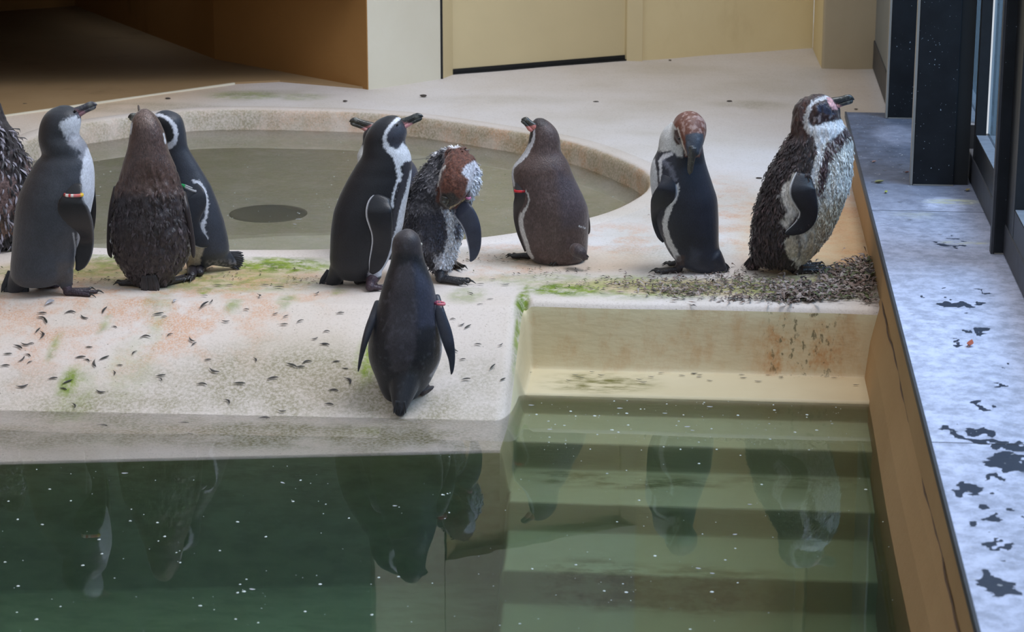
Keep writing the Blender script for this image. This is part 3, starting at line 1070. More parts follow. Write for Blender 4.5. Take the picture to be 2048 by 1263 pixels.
class Penguin:
    """one bird. Measurements are taken in the units of an enlarged photo crop (ox, oy, sc)
    and turned into metres on the upright plane through the bird's feet."""

    def __init__(s, crop, foot, zf=DECK, depth=0.85):
        s.ox, s.oy, s.sc = crop
        fx, fy = s.px(*foot)
        g = on_z(fx, fy, zf)
        s.D = g @ FH
        s.G = g
        s.mpp = s.D / math.cos(PITCH) / F_PX
        s.depth = depth
        s.rows = None
        s.extra = []

    def px(s, x, y):
        return s.ox + x / s.sc, s.oy + y / s.sc

    def w(s, x, y, v=0.0):
        a, b = s.px(x, y)
        return on_d(a, b, s.D + v)

    def m(s, u):          # crop units -> metres
        return u / s.sc * s.mpp

    def body(s, rows, b=None, n=60):
        """rows: (y, xl, xr[, v]) silhouette rows, top to bottom"""
        R = np.array([list(r) + [0.0] * (4 - len(r)) for r in rows], float)
        ys = R[:, 0]
        yy = np.linspace(ys[0], ys[-1], n)
        A = np.stack([np.interp(yy, ys, R[:, i]) for i in (1, 2, 3)], 1)
        for _ in range(1):
            A[1:-1] = 0.25 * A[:-2] + 0.5 * A[1:-1] + 0.25 * A[2:]
        s.rowt = (yy, A)
        rings = []
        for y, (xl, xr, v) in zip(yy, A):
            c = s.w((xl + xr) / 2, y, v)
            a = s.m((xr - xl) / 2)
            bb = a * (b(y) if b else s.depth)
            rings.append((c, Rv * a, FH * bb))
        s.bf = b
        s.extra.append(tube(rings, 36, 2.05))

    def surf_v(s, x, y, pad=0.0):
        """depth of the near body surface at (x, y)"""
        yy, A = s.rowt
        xl, xr, v = (np.interp(y, yy, A[:, i]) for i in range(3))
        a = (xr - xl) / 2
        q = min(abs((x - (xl + xr) / 2) / a), 1.0)
        bb = s.m(a) * (s.bf(y) if s.bf else s.depth)
        return v - bb * math.sqrt(max(1 - q * q, 0)) - pad

    def add(s, pts):
        """limb lobe: (x, y, r[, v])"""
        s.extra.append(chain([(s.w(p[0], p[1], p[3] if len(p) > 3 else 0.0), s.m(p[2])) for p in pts]))

    def finish(s, name, label, mat, base, paint, voxel=0.0040, smooth=5, rough=None):
        V, Fq = join(s.extra)
        co, no, fs = remesh(V, Fq, voxel, smooth)
        q = co - C0
        z = q @ Fv
        PX = CX + F_PX * (q @ Rv) / z
        PY = CY - F_PX * (q @ Uv) / z
        s.X = (PX - s.ox) * s.sc
        s.Y = (PY - s.oy) * s.sc
        s.near = sm(-(no @ FH), -0.35, -0.05)
        s.co, s.no = co, no
        s.n1 = vnoise(co, (160, 160, 110)) - 0.5
        s.n2 = vnoise(co + 7, 60) - 0.5
        s.n3 = vnoise(co + 3, 24) - 0.5
        s.jx = (vnoise(co + 11, 200) - 0.5); s.jy = (vnoise(co + 17, 200) - 0.5)
        s.col = np.tile(lin(base), (len(co), 1))
        s.col *= (1 + 0.25 * s.n3)[:, None]
        paint(s)
        if rough:
            amp, sx = rough
            d = vnoise(co + 23, (sx, sx, sx * 0.45)) - 0.5
            d2 = vnoise(co + 29, (sx * 2.2, sx * 2.2, sx * 0.9)) - 0.5
            co = co + no * ((d * amp + d2 * amp * 0.5) * sm(s.Y, s.rows_y0, s.rows_y1) if hasattr(s, 'rows_y0') else (d * amp + d2 * amp * 0.5))[:, None]
        s.co = co
        s.root = empty(name, tuple(s.G))
        tag(s.root, label, 'penguin', 'humboldt penguins by the pool')
        s.part('body', co, fs, mat, np.clip(s.col, 0, 1))
        return s

    def part(s, name, V, Fq, mat, cols, parent=None, label=None, smooth=True):
        V = np.asarray(V, float) - s.G
        o = mesh_obj(name, V, Fq, mat, parent or s.root, smooth, cols)
        if label: o['label'] = label
        return o

    # painting of the plumage (all on the bird's own surface)
    def blend(s, f, rgb):
        c = lin(rgb)
        f = np.clip(f, 0, 1)[:, None]
        s.col = s.col * (1 - f) + c * f * (1 + 0.2 * s.n1)[:, None]

    def stroke(s, pts, wd, rgb, soft=4, jag=8, side=1.0, amt=1.0):
        d = seg_dist(s.X + s.jx * jag, s.Y + s.jy * jag, pts)
        if isinstance(wd, (list, tuple)):
            P = np.array(pts, float)
            dd = np.min(np.stack([(s.X - p[0]) ** 2 + (s.Y - p[1]) ** 2 for p in P]), 0)
            k = np.argmin(np.stack([(s.X - p[0]) ** 2 + (s.Y - p[1]) ** 2 for p in P]), 0)
            wd = np.array(wd)[k]
        s.blend(amt * (1 - sm(d, wd / 2 - soft, wd / 2 + soft)) * s.near, rgb)

    def poly(s, pts, rgb, soft=5, jag=10, amt=1.0, nmod=0.0):
        d = -sdf_poly(s.X + s.jx * jag, s.Y + s.jy * jag, pts)
        s.blend(amt * sm(d + nmod * (s.n2 + s.n1 * .6), -soft, soft) * s.near, rgb)

    def far_belly(s, direction, rgb, y0, y1, lo=0.2, hi=0.45):
        """white front on the side turned away from the camera"""
        dv = Rv * direction[0] + FH * direction[1]
        f = sm(s.no @ dv, lo, hi) * sm(s.Y, y0, y0 + 20) * (1 - sm(s.Y, y1 - 20, y1)) * (1 - s.near)
        s.blend(f, rgb)

    # appendages
    def blade(s, name, pts, th, rgb, mat=None, edge=None, edge_side=1, parent=None, pad=0.010, label=None, tilt=0.0, n=34, flat=False):
        """flipper: pts (x, y, half-width[, v])"""
        K = []
        for p in pts:
            v = p[3] if len(p) > 3 else s.surf_v(p[0], p[1], pad)
            K.append([p[0], p[1], p[2], v])
        K = catmull(K, n)
        # smooth depth
        for _ in range(6): K[1:-1, 3] = 0.25 * K[:-2, 3] + 0.5 * K[1:-1, 3] + 0.25 * K[2:, 3]
        K[:7, 3] += np.linspace(0.024, 0.0, 7)
        C = np.array([s.w(k[0], k[1], k[3]) for k in K])
        rings = []
        for i in range(n):
            d = C[min(i + 1, n - 1)] - C[max(i - 1, 0)]
            d /= np.linalg.norm(d)
            dv = FH * math.cos(tilt) + Rv * math.sin(tilt)
            a = np.cross(d, dv); a /= np.linalg.norm(a)
            b = np.cross(a, d)
            hw = s.m(max(K[i, 2], 1.0))
            t = th * (0.35 + 0.65 * math.sin(math.pi * min(1, (i + 3) / (n * 0.75)))) if i > n * .3 else th
            t = max(t, 0.0015)
            rings.append((C[i], a * hw, b * min(t, hw)))
        m = 20
        V, Fq = tube(rings, m)
        V = np.array(V)
        base = lin(rgb)
        cols = np.tile(base, (len(V), 1)) * (1 + 0.3 * (vnoise(V, 70) - .5))[:, None]
        if edge is not None:
            kk = np.arange(n * m) % m
            ang = np.cos(2 * math.pi * kk / m) * edge_side
            e = ang > 0.93
            cols[:n * m][e] = lin(edge)
        return s.part(name, V, Fq, mat or M_flip, np.clip(cols, 0, 1), parent, label)

    def band(s, x, y, hw, th, colours, v=None, pad=0.010, parent=None, slope=0.0):
        """identification ring round a flipper: a flattened ring, banded colours"""
        v = v if v is not None else s.surf_v(x, y, pad)
        c = s.w(x, y, v)
        a = Rv * s.m(hw) - Z3 * s.m(hw) * slope
        b = FH * 0.012
        V, cols, Fq = [], [], []
        n, m = 48, 8
        r = s.m(th)
        for i in range(n):
            t = 2 * math.pi * i / n
            p = c + a * math.cos(t) * 1.0 + b * math.sin(t)
            out = a * math.cos(t) / np.linalg.norm(a) + b * math.sin(t) / np.linalg.norm(b)
            out = out / np.linalg.norm(out)
            for j in range(m):
                u = 2 * math.pi * j / m
                V.append(p + out * (r * 0.5 * math.cos(u)) + Z3 * (r * math.sin(u)))
                cc = colours[min(int((math.cos(t) * 0.5 + 0.5) * len(colours)), len(colours) - 1)]
                cols.append(lin(cc))
        for i in range(n):
            for j in range(m):
                Fq.append((i * m + j, ((i + 1) % n) * m + j, ((i + 1) % n) * m + (j + 1) % m, i * m + (j + 1) % m))
        return s.part('flipper_band', V, Fq, M_band, np.array(cols), parent, None)

    def bill(s, p0, p1, r0, rgb=(42, 44, 44), base=(214, 150, 148), v0=0.0, v1=0.0, base_len=0.22, hook=0.25, gape=True, tipgrey=True, wide=0.62, pink_low=True):
        """bill: from p0 to p1 in the crop, r0 half height; upper and lower mandible"""
        a0, a1 = s.w(p0[0], p0[1], v0), s.w(p1[0], p1[1], v1)
        d = a1 - a0
        Ln = np.linalg.norm(d)
        d /= Ln
        side = np.cross(d, Z3)
        if np.linalg.norm(side) < 0.15: side = Rv.copy()
        side /= np.linalg.norm(side)
        up = np.cross(side, d)
        if up[2] < 0 and abs(up[2]) > .2: up = -up
        r = s.m(r0)
        pr = [(-0.30, 0.9, 0.9), (-0.12, 1.1, 1.05), (0.0, 1.12, 1.0), (0.15, 1.04, .95), (0.35, 0.92, .88), (0.55, 0.86, .80), (0.72, 0.88, .74), (0.85, 0.82, .62), (0.94, 0.60, .45), (0.99, 0.30, .25), (1.0, 0.05, .05)]
        for nm, sg in (('upper_bill', 1), ('lower_bill', -1)):
            rings = []
            for t, h, wd in pr:
                tt = t * (1.0 if sg > 0 else 0.93)
                droop = -hook * r * (max(t - 0.6, 0) / 0.4) ** 2
                hh = r * h * (0.66 if sg > 0 else 0.46)
                off = up * (sg * hh * 0.74 + droop)
                rings.append((a0 + d * Ln * tt + off, side * r * wide * wd, up * hh))
            # refine
            K = [np.concatenate(q) for q in rings]
            K = catmull(K, 26)
            V, Fq = tube([(k[:3], k[3:6], k[6:9]) for k in K], 16)
            V = np.array(V)
            tt = ((V - a0) @ d) / Ln
            hgt = ((V - a0) @ up) / r
            cols = np.tile(lin(rgb), (len(V), 1))
            nn = vnoise(V, 120) - .5
            pk = (1 - sm(tt + nn * 0.15 + (hgt * 0.28 if pink_low else 0), base_len - 0.06, base_len + 0.06))
            cols = cols * (1 - pk[:, None]) + lin(base) * pk[:, None]
            if tipgrey:
                tg = sm(tt, .62, .72) * (1 - sm(tt, .8, .88)) * sm(nn, -0.1, 0.1) * 0.45
                cols = cols * (1 - tg[:, None]) + lin((150, 152, 146)) * tg[:, None]
            s.part(nm, V, Fq, M_bill, np.clip(cols, 0, 1))

    def eye(s, x, y, r, v=None, mat=None, ring=None):
        v = v if v is not None else s.surf_v(x, y, -0.001)
        c = s.w(x, y, v)
        R = s.m(r)
        V, Fq = chain([(c - FH * 0.0008, R), (c + FH * 0.0008, R)], 12)
        o = s.part('eye', V, Fq, mat or M_eye, np.tile(lin((20, 14, 12)), (len(V), 1)))

    def foot(s, ankle, toe, rgb=(44, 40, 44), top=None, spread=0.5, v=0.0, leg_r=32, claws=True, zf=None, turn=0.0):
        """leg + webbed foot. ankle (x, y) is the heel on the ground, toe (x, y) the tip of the middle toe"""
        g = s.G[2] if zf is None else zf
        h = on_z(*s.px(*ankle), g); t = on_z(*s.px(*toe), g)
        d = t - h
        Ln = np.linalg.norm(d); d /= Ln
        sd = np.array([-d[1], d[0], 0])
        lr = s.m(leg_r)
        if top is not None:
            tp = s.w(top[0], top[1], v)
            V, Fq = chain([(tp, lr * 1.15), (tp * 0.5 + (h + Z3 * lr) * 0.5, lr * 0.95), (h + Z3 * lr * 0.75 + d * 0.005, lr * 0.8)], 14)
            cols = np.tile(lin(rgb) * 1.25, (len(V), 1)) * (1 + 0.6 * (vnoise(V, 90) - .5))[:, None]
            s.part('leg', V, Fq, M_skin, np.clip(cols, 0, 1))
        V, Fq = [], []
        # three toes
        parts = []
        claw = []
        for k, ang in enumerate((-spread, 0, spread)):
            dd = d * math.cos(ang) + sd * math.sin(ang)
            L_ = Ln * (1.0 if k == 1 else 0.86)
            p = [(h + dd * L_ * q + Z3 * (zz), rr) for q, zz, rr in ((0.0, .012, .012), (0.3, .012, .0095), (0.6, .010, .0075), (0.85, .008, .0065), (0.95, .0075, .006))]
            parts.append(chain(p, 10))
            e = h + dd * L_ * 0.95 + Z3 * .009
            claw.append(chain([(e, .0042), (e + dd * .010 + Z3 * .002, .0034), (e + dd * .019 - Z3 * .003, .0018), (e + dd * .024 - Z3 * .0065, .0006)], 8))
        V, Fq = join(parts)
        # web between the toes
        ft = s.part('foot', V, Fq, M_skin, np.clip(np.tile(lin(rgb), (len(V), 1)) * (1 + 0.5 * (vnoise(np.array(V), 80) - .5))[:, None], 0, 1))
        wv, wf = [], []
        m = 10
        for zz in (0.009, 0.003):
            wv.append(h + Z3 * zz)
            for i in range(m + 1):
                q = -1 + 2 * i / m
                dd = d * math.cos(spread * q) + sd * math.sin(spread * q)
                r = Ln * (0.80 - 0.08 * abs(math.sin(math.pi * q)))
                wv.append(h + dd * r + Z3 * zz * 0.9)
        o1 = m + 2
        for i in range(1, m + 1):
            wf.append((0, i, i + 1)); wf.append((o1, o1 + i + 1, o1 + i)); wf.append((i, o1 + i, o1 + i + 1, i + 1))
        s.part('web', wv, wf, M_skin, np.tile(lin(rgb) * 0.7, (len(wv), 1)), ft)
        if claws:
            for c in claw:
                s.part('claw', c[0], c[1], M_bill, np.tile(lin((30, 28, 28)), (len(c[0]), 1)), ft)

    def quills(s, p0, p1, w0, n=9, length=None, rgb=(36, 38, 44), v=0.0, curve=0.0):
        """stiff tail feathers fanned from p0 towards p1 (crop), w0 fan half width"""
        a0, a1 = s.w(p0[0], p0[1], v), s.w(p1[0], p1[1], v)
        d = a1 - a0
        Ln = np.linalg.norm(d); d /= Ln
        a = np.cross(d, FH); a /= np.linalg.norm(a)
        b = np.cross(a, d)
        W = s.m(w0)
        r = np.random.default_rng(int(p0[0] * 7 + p0[1]))
        parts = []
        for i in range(n):
            q = -1 + 2 * i / (n - 1)
            for layer in (-1, 1):
                st = a0 + a * W * q * 0.7 + b * layer * 0.004
                en = a0 + d * Ln * (1 - 0.16 * q * q + r.uniform(-.05, .05)) + a * W * q * 1.1 + b * (layer * 0.003 + r.uniform(-.004, .004))
                rings = []
                for t in np.linspace(0, 1, 7):
                    c = st + (en - st) * t
                    ww = W * 0.24 * (1 - max(t - 0.72, 0) / 0.28 * 0.9)
                    rings.append((c, a * ww, b * 0.0016))
                parts.append(tube(rings, 6))
        V, Fq = join(parts)
        V = np.array(V)
        s.part('tail', V, Fq, M_tuft, np.clip(np.tile(lin(rgb), (len(V), 1)) * (1 + 0.5 * (vnoise(V, 90) - .5))[:, None], 0, 1))

    def tufts(s, count, length, width, lift=0.35, sel=None, tint=1.0, label=None, seed=1, ymin=None, curl=0.3, colfn=None):
        """loose contour feathers standing off the body, too many to count: one part"""
        r = np.random.default_rng(seed)
        wgt = np.ones(len(s.co)) if sel is None else np.clip(sel, 0, 1)
        if wgt.sum() <= 0: return
        idx = r.choice(len(s.co), count, p=wgt / wgt.sum())
        P = s.co[idx]; N = s.no[idx]
        dn = -Z3[None] + N * (N[:, 2:3])
        dn /= np.linalg.norm(dn, axis=1)[:, None] + 1e-9
        sd = np.cross(N, dn)
        ang = r.normal(0, 0.35, count)[:, None]
        dirs = dn * np.cos(ang) + sd * np.sin(ang)
        sd2 = np.cross(N, dirs)
        ln = (length * r.uniform(0.55, 1.25, count))[:, None]
        wd = (width * r.uniform(0.6, 1.3, count))[:, None]
        lf = (lift * r.uniform(0.3, 1.6, count))[:, None]
        p0 = P - N * 0.001
        p1 = p0 + dirs * ln * 0.5 + N * ln * lf * 0.7
        p2 = p0 + dirs * ln + N * ln * lf * (0.7 + curl * r.uniform(-1, 1, count)[:, None])
        V = np.stack([p0 - sd2 * wd * .4, p0 + sd2 * wd * .4, p1 - sd2 * wd, p1 + sd2 * wd, p2, p1 + N * wd * 0.6], 1).reshape(-1, 3)
        Fq = []
        for i in range(count):
            k = i * 6
            Fq += [(k, k + 1, k + 5), (k, k + 5, k + 2), (k + 1, k + 3, k + 5), (k + 2, k + 5, k + 4), (k + 5, k + 3, k + 4)]
        c = np.repeat(s.col[idx], 6, 0) * tint * r.uniform(0.7, 1.35, count).repeat(6)[:, None]
        if colfn is not None: c = colfn(c, r, count)
        o = s.part('loose_feathers', V, Fq, M_tuft, np.clip(c, 0, 1), None, label)
        o['kind'] = 'stuff'
        return o


def band_mat():
    k = NT('plastic_band', 0.35, 0.5)
    k.color(k.attr().outputs['Color'])
    return k.m


M_band = band_mat()
DARK = (40, 43, 52)
WHITE = (214, 218, 226)

C1 = (0, 180, 2.87)
C2 = (620, 200, 3.158)
C3 = (680, 440, 3.082)
C4 = (990, 200, 3.508)
C5 = (1270, 200, 3.414)
C6 = (1470, 170, 2.806)

# --- grey juvenile at the left, looking up to the right
p = Penguin(C1, (300, 1165))
p.body([(90, 340, 395), (96, 310, 425), (112, 283, 445), (150, 250, 464), (200, 230, 462), (260, 222, 448), (300, 226, 488), (350, 240, 510),
        (372, 250, 514), (385, 236, 522), (400, 215, 527), (450, 185, 536), (500, 155, 540), (600, 110, 538), (700, 90, 518), (800, 80, 490), (900, 72, 445),
        (1000, 62, 426), (1060, 60, 412), (1095, 80, 380), (1120, 120, 300)], b=lambda y: np.interp(y, [90, 372, 460, 1120], [0.92, .85, .82, .8]))
p.add([(170, 960, 92, .0), (130, 1050, 74, .02), (95, 1110, 54, .03), (80, 1150, 40, .035)])
p.add([(370, 1040, 52, -.02), (378, 1110, 40, -.02)])
def paint(s):
    s.blend(sm(s.n3 + s.n2, -.2, .5) * 0.4, (70, 74, 84))
    s.poly([(60, 500), (330, 480), (440, 600), (430, 1100), (60, 1120)], (62, 66, 74), 40, 10, 0.55)
    s.poly([(200, 60), (420, 80), (440, 140), (400, 370), (200, 380)], (44, 48, 56), 14, 10, 0.9)
    s.poly([(392, 160), (430, 150), (480, 168), (462, 262), (440, 290), (385, 270), (345, 225), (350, 178)], (200, 206, 218), 12, 26)
    s.poly([(380, 262), (440, 240), (510, 300), (530, 420), (480, 420), (440, 340), (390, 300)], (150, 154, 166), 14, 30, 0.75, 30)
    s.poly([(500, 330), (560, 340), (560, 560), (545, 700), (500, 720), (462, 620), (464, 500), (476, 400)], (206, 212, 226), 8, 10)
    s.poly([(462, 600), (530, 600), (530, 760), (480, 900), (440, 900)], (200, 206, 218), 8, 10)
    s.stroke([(420, 820), (432, 900), (430, 1000), (424, 1060)], 9, (170, 172, 176), 3, 4)
    s.poly([(330, 990), (440, 990), (430, 1110), (330, 1110)], (74, 68, 66), 20, 20, .7)
    s.far_belly((0.8, 0.6), WHITE, 330, 1060)
p.finish('penguin', 'grey young penguin with white cheek, second from the left, bill raised to the right', M_sleek, (54, 58, 67), paint)
p.bill((432, 140), (555, 78), 30, (62, 62, 72), (150, 110, 120), base_len=.35)
p.eye(432, 120, 8)
f = p.blade('flipper', [(425, 540, 45), (421, 590, 50), (412, 650, 78), (423, 700, 89), (441, 750, 88), (461, 800, 76), (473, 850, 66), (479, 900, 57), (476, 950, 47), (462, 1000, 32), (440, 1033, 10)],
            0.007, (30, 31, 36), edge=(90, 92, 98), edge_side=1)
p.band(422, 601, 53, 9, [(150, 60, 60), (240, 235, 230), (215, 60, 60), (240, 235, 230), (222, 130, 130), (222, 130, 130), (222, 120, 110), (230, 190, 60)], parent=f)
p.blade('flipper', [(520, 560, 26, .05), (530, 700, 22, .07), (510, 830, 22, .08), (470, 950, 10, .08)], 0.006, (30, 31, 36))
p.foot((385, 1178), (560, 1170), (66, 54, 64), top=(382, 1110), v=-.02)
p.foot((220, 1140), (345, 1120), (70, 56, 66), top=(235, 1080), v=0.05)
p.quills((105, 1050), (76, 1200), 66, 11, rgb=(46, 49, 56), v=0.03)

# --- brown bird with its back turned, bill pointing up and away
p = Penguin(C1, (850, 1120))
p.body([(108, 812, 845), (116, 792, 862), (135, 774, 882), (180, 756, 915), (250, 747, 945), (300, 741, 955), (360, 728, 968), (374, 722, 976), (420, 708, 996), (480, 694, 1020), (550, 676, 1040),
        (620, 660, 1058), (700, 645, 1075), (780, 634, 1090), (850, 636, 1096), (920, 650, 1088), (1000, 684, 1056), (1060, 735, 1010), (1110, 765, 975), (1150, 800, 935), (1166, 840, 890)],
       b=lambda y: np.interp(y, [108, 370, 500, 1160], [1.1, .95, .72, .7]))
def paint(s):
    s.poly([(700, 80), (960, 80), (980, 372), (700, 372)], (84, 66, 62), 8, 10, 1)
    s.poly([(780, 100), (860, 100), (890, 210), (770, 210)], (124, 104, 96), 18, 40, 0.6, 20)
    s.poly([(690, 374), (1000, 374), (1050, 600), (640, 600)], (86, 66, 60), 30, 30, .9, 20)
    s.blend(sm(s.n2 * 1.2 + s.n1, 0.25, .6) * sm(s.Y, 500, 620) * .5, (104, 92, 96))
    s.stroke([(752, 200), (750, 250), (757, 190)], 8, WHITE, 2, 4)
    s.stroke([(940, 250), (950, 305)], 8, WHITE, 2, 4)
    s.stroke([(636, 745), (626, 800), (634, 880)], 18, (200, 200, 206), 3, 8)
    s.stroke([(1082, 720), (1098, 780), (1092, 890)], 14, (206, 206, 212), 3, 8)
    s.far_belly((0, 1), WHITE, 300, 1080)
p.rows_y0, p.rows_y1 = 360, 560
p.finish('penguin', 'wet brown penguin seen from behind with its bill pointing up, third from the left', M_wet, (50, 42, 44), paint, rough=(0.011, 70), smooth=6)
p.bill((802, 135), (793, 86), 12, (80, 70, 66), (90, 76, 70), v0=0.03, v1=0.06, base_len=.1, tipgrey=False)
p.blade('flipper', [(668, 560, 18, -.01), (650, 660, 22, -.02), (634, 760, 18, -.02), (626, 850, 14, -.02), (630, 930, 14, -.02), (640, 962, 4, -.02)], 0.02, (44, 36, 38))
p.blade('flipper', [(1048, 590, 18, -.01), (1068, 680, 20, -.02), (1090, 780, 16, -.02), (1104, 870, 15, -.02), (1110, 940, 12, -.02), (1112, 962, 4, -.02)], 0.02, (44, 36, 38))
p.foot((790, 1128), (690, 1112), (46, 42, 44), spread=.35)
p.foot((950, 1125), (1060, 1078), (52, 48, 50), spread=.35)
p.tufts(1500, 0.020, 0.0035, .25, sel=sm(p.Y, 480, 700) * (p.n2 > -0.1), seed=4)
p.quills((855, 1060), (866, 1172), 44, 9, rgb=(46, 40, 42), v=-0.062)

# --- black-and-white bird half hidden behind it
p = Penguin(C1, (1105, 1040))
p.body([(117, 930, 970), (122, 900, 1000), (140, 878, 1030), (180, 868, 1050), (240, 885, 1065), (300, 920, 1072), (325, 945, 1074), (345, 950, 1086), (380, 955, 1106), (450, 965, 1150), (550, 975, 1210), (650, 990, 1250),
        (750, 1005, 1285), (850, 1020, 1308), (920, 1040, 1318), (960, 1060, 1300), (1000, 1080, 1230), (1030, 1095, 1160)], b=lambda y: np.interp(y, [117, 340, 460, 1030], [.95, .85, .72, .7]))
p.add([(1230, 930, 80, .0), (1310, 975, 44, .02), (1355, 985, 28, .03)])
p.add([(1110, 960, 50), (1112, 1030, 36)])
def paint(s):
    s.poly([(880, 150), (940, 130), (1000, 200), (1005, 290), (960, 320), (900, 300)], (22, 22, 26), 8, 6)
    s.stroke([(880, 140), (930, 146), (975, 172), (1005, 215), (1012, 260), (1000, 300), (965, 325)], [14, 18, 22, 24, 24, 30, 34], (208, 212, 224), 4, 8)
    s.stroke([(1110, 524), (1140, 530), (1172, 572), (1190, 640), (1184, 720), (1160, 780), (1185, 850)], [16, 20, 18, 18, 18, 26, 20], (204, 208, 220), 4, 14)
    s.poly([(1120, 880), (1175, 890), (1150, 970), (1145, 1040), (1080, 1040), (1080, 940)], (190, 178, 160), 8, 12, 1)
    s.stroke([(1020, 1010), (1085, 930), (1110, 880)], 30, (206, 200, 190), 8, 10)
    s.blend(sm(s.Y, 960, 1000) * sm(s.X, 1170, 1200) * 0.5 * (s.n1 > 0), (150, 148, 158))
    s.far_belly((-0.8, 0.5), WHITE, 330, 1000)
p.finish('penguin', 'black penguin with white face ring, half hidden behind the wet brown one', M_sleek, (48, 52, 63), paint)
p.bill((850, 175), (735, 152), 28, (44, 50, 52), (170, 120, 120), v0=0.02, v1=0.03)
f = p.blade('flipper', [(1090, 560, 50), (1105, 600, 70), (1118, 650, 66), (1108, 710, 48), (1100, 760, 44), (1115, 830, 50), (1160, 870, 40), (1195, 892, 14)], 0.007, (40, 44, 54), edge=(190, 192, 200), edge_side=-1)
bd = p.band(1084, 562, 40, 7, [(30, 140, 80), (150, 152, 156), (158, 160, 164), (160, 160, 165)], parent=f, slope=0.45)
p.foot((1105, 1085), (1075, 1098), (40, 36, 42), top=(1108, 1030), spread=.4)
p.foot((1150, 1068), (1100, 1062), (40, 36, 42), top=(1150, 1010), spread=.4, v=.04)
p.quills((1300, 965), (1400, 985), 44, 9, rgb=(44, 46, 54), v=0.02)

# --- moulting bird cut off by the left edge of the photo
p = Penguin(C1, (-40, 905))
p.body([(50, -60, -20), (70, -100, 0), (110, -130, 14), (150, -140, 18), (180, -150, 30), (200, -170, 50), (260, -200, 88), (330, -230, 124), (400, -250, 155), (470, -260, 176), (560, -262, 182), (680, -260, 178), (780, -240, 160), (860, -190, 120), (905, -120, 60)],
       b=lambda y: .85)
def paint(s):
    s.blend(sm(s.n3 * 1.2 + s.n2 * .9, -0.12, .12) * sm(s.Y, 320, 430), (112, 92, 92))
    s.blend(sm(s.n2 + s.n1, 0.3, .5) * .5, (130, 126, 138))
    s.blend(sm(s.Y, 720, 800) * (1 - sm(s.Y, 830, 850)) * .6, (110, 84, 66))
    s.blend(sm(s.Y, 830, 870), (30, 28, 30))
p.finish('penguin', 'ragged brown moulting penguin cut off at the far left edge', M_fluff, (48, 42, 46), paint, rough=(0.010, 60), smooth=6)
p.foot((60, 925), (120, 905), (40, 36, 38), spread=.4)
p.foot((-100, 925), (-60, 940), (40, 36, 38), spread=.4)
p.tufts(1100, 0.030, 0.004, .55, sel=sm(p.Y, 170, 260), seed=5, colfn=lambda c, r, n: np.where((r.random(n) > .35).repeat(6)[:, None], lin((40, 38, 44)), lin((150, 146, 160))) * (0.8 + 0.3 * r.random(n).repeat(6)[:, None]))
p.bill((-60, 110), (-150, 95), 26)
p.quills((-40, 830), (-40, 915), 80, 9, rgb=(40, 36, 38), v=-0.06)

# --- bird standing behind the big black one: only bill, breast edge and flank show
p = Penguin(C2, (520, 985))
p.body([(160, 380, 470), (185, 350, 500), (225, 332, 510), (262, 338, 510), (300, 322, 520), (330, 304, 560), (355, 298, 600), (380, 302, 635), (410, 312, 660), (450, 320, 680), (500, 330, 686), (600, 330, 670), (750, 320, 640), (900, 330, 600), (1000, 360, 560), (1050, 400, 520)], b=lambda y: .8)
def paint(s):
    s.poly([(280, 290), (360, 285), (370, 420), (290, 420)], (206, 208, 210), 6, 8)
    s.poly([(580, 380), (720, 380), (720, 700), (580, 700)], (66, 66, 80), 8, 8, .8)
    s.far_belly((-0.9, 0.4), WHITE, 300, 1000)
p.finish('penguin', 'penguin almost wholly hidden behind the large black one, bill pointing up left', M_sleek, (44, 44, 52), paint)
p.bill((378, 180), (250, 128), 34, (48, 46, 42), (206, 140, 138), base_len=.22)
p.foot((560, 990), (600, 1000), (40, 36, 40), spread=.4)
p.foot((440, 990), (410, 1000), (40, 36, 40), spread=.4)
p.blade('flipper', [(330, 480, 20, .03), (320, 650, 26, .04), (330, 800, 16, .04), (340, 880, 6, .04)], 0.007, (36, 38, 46))

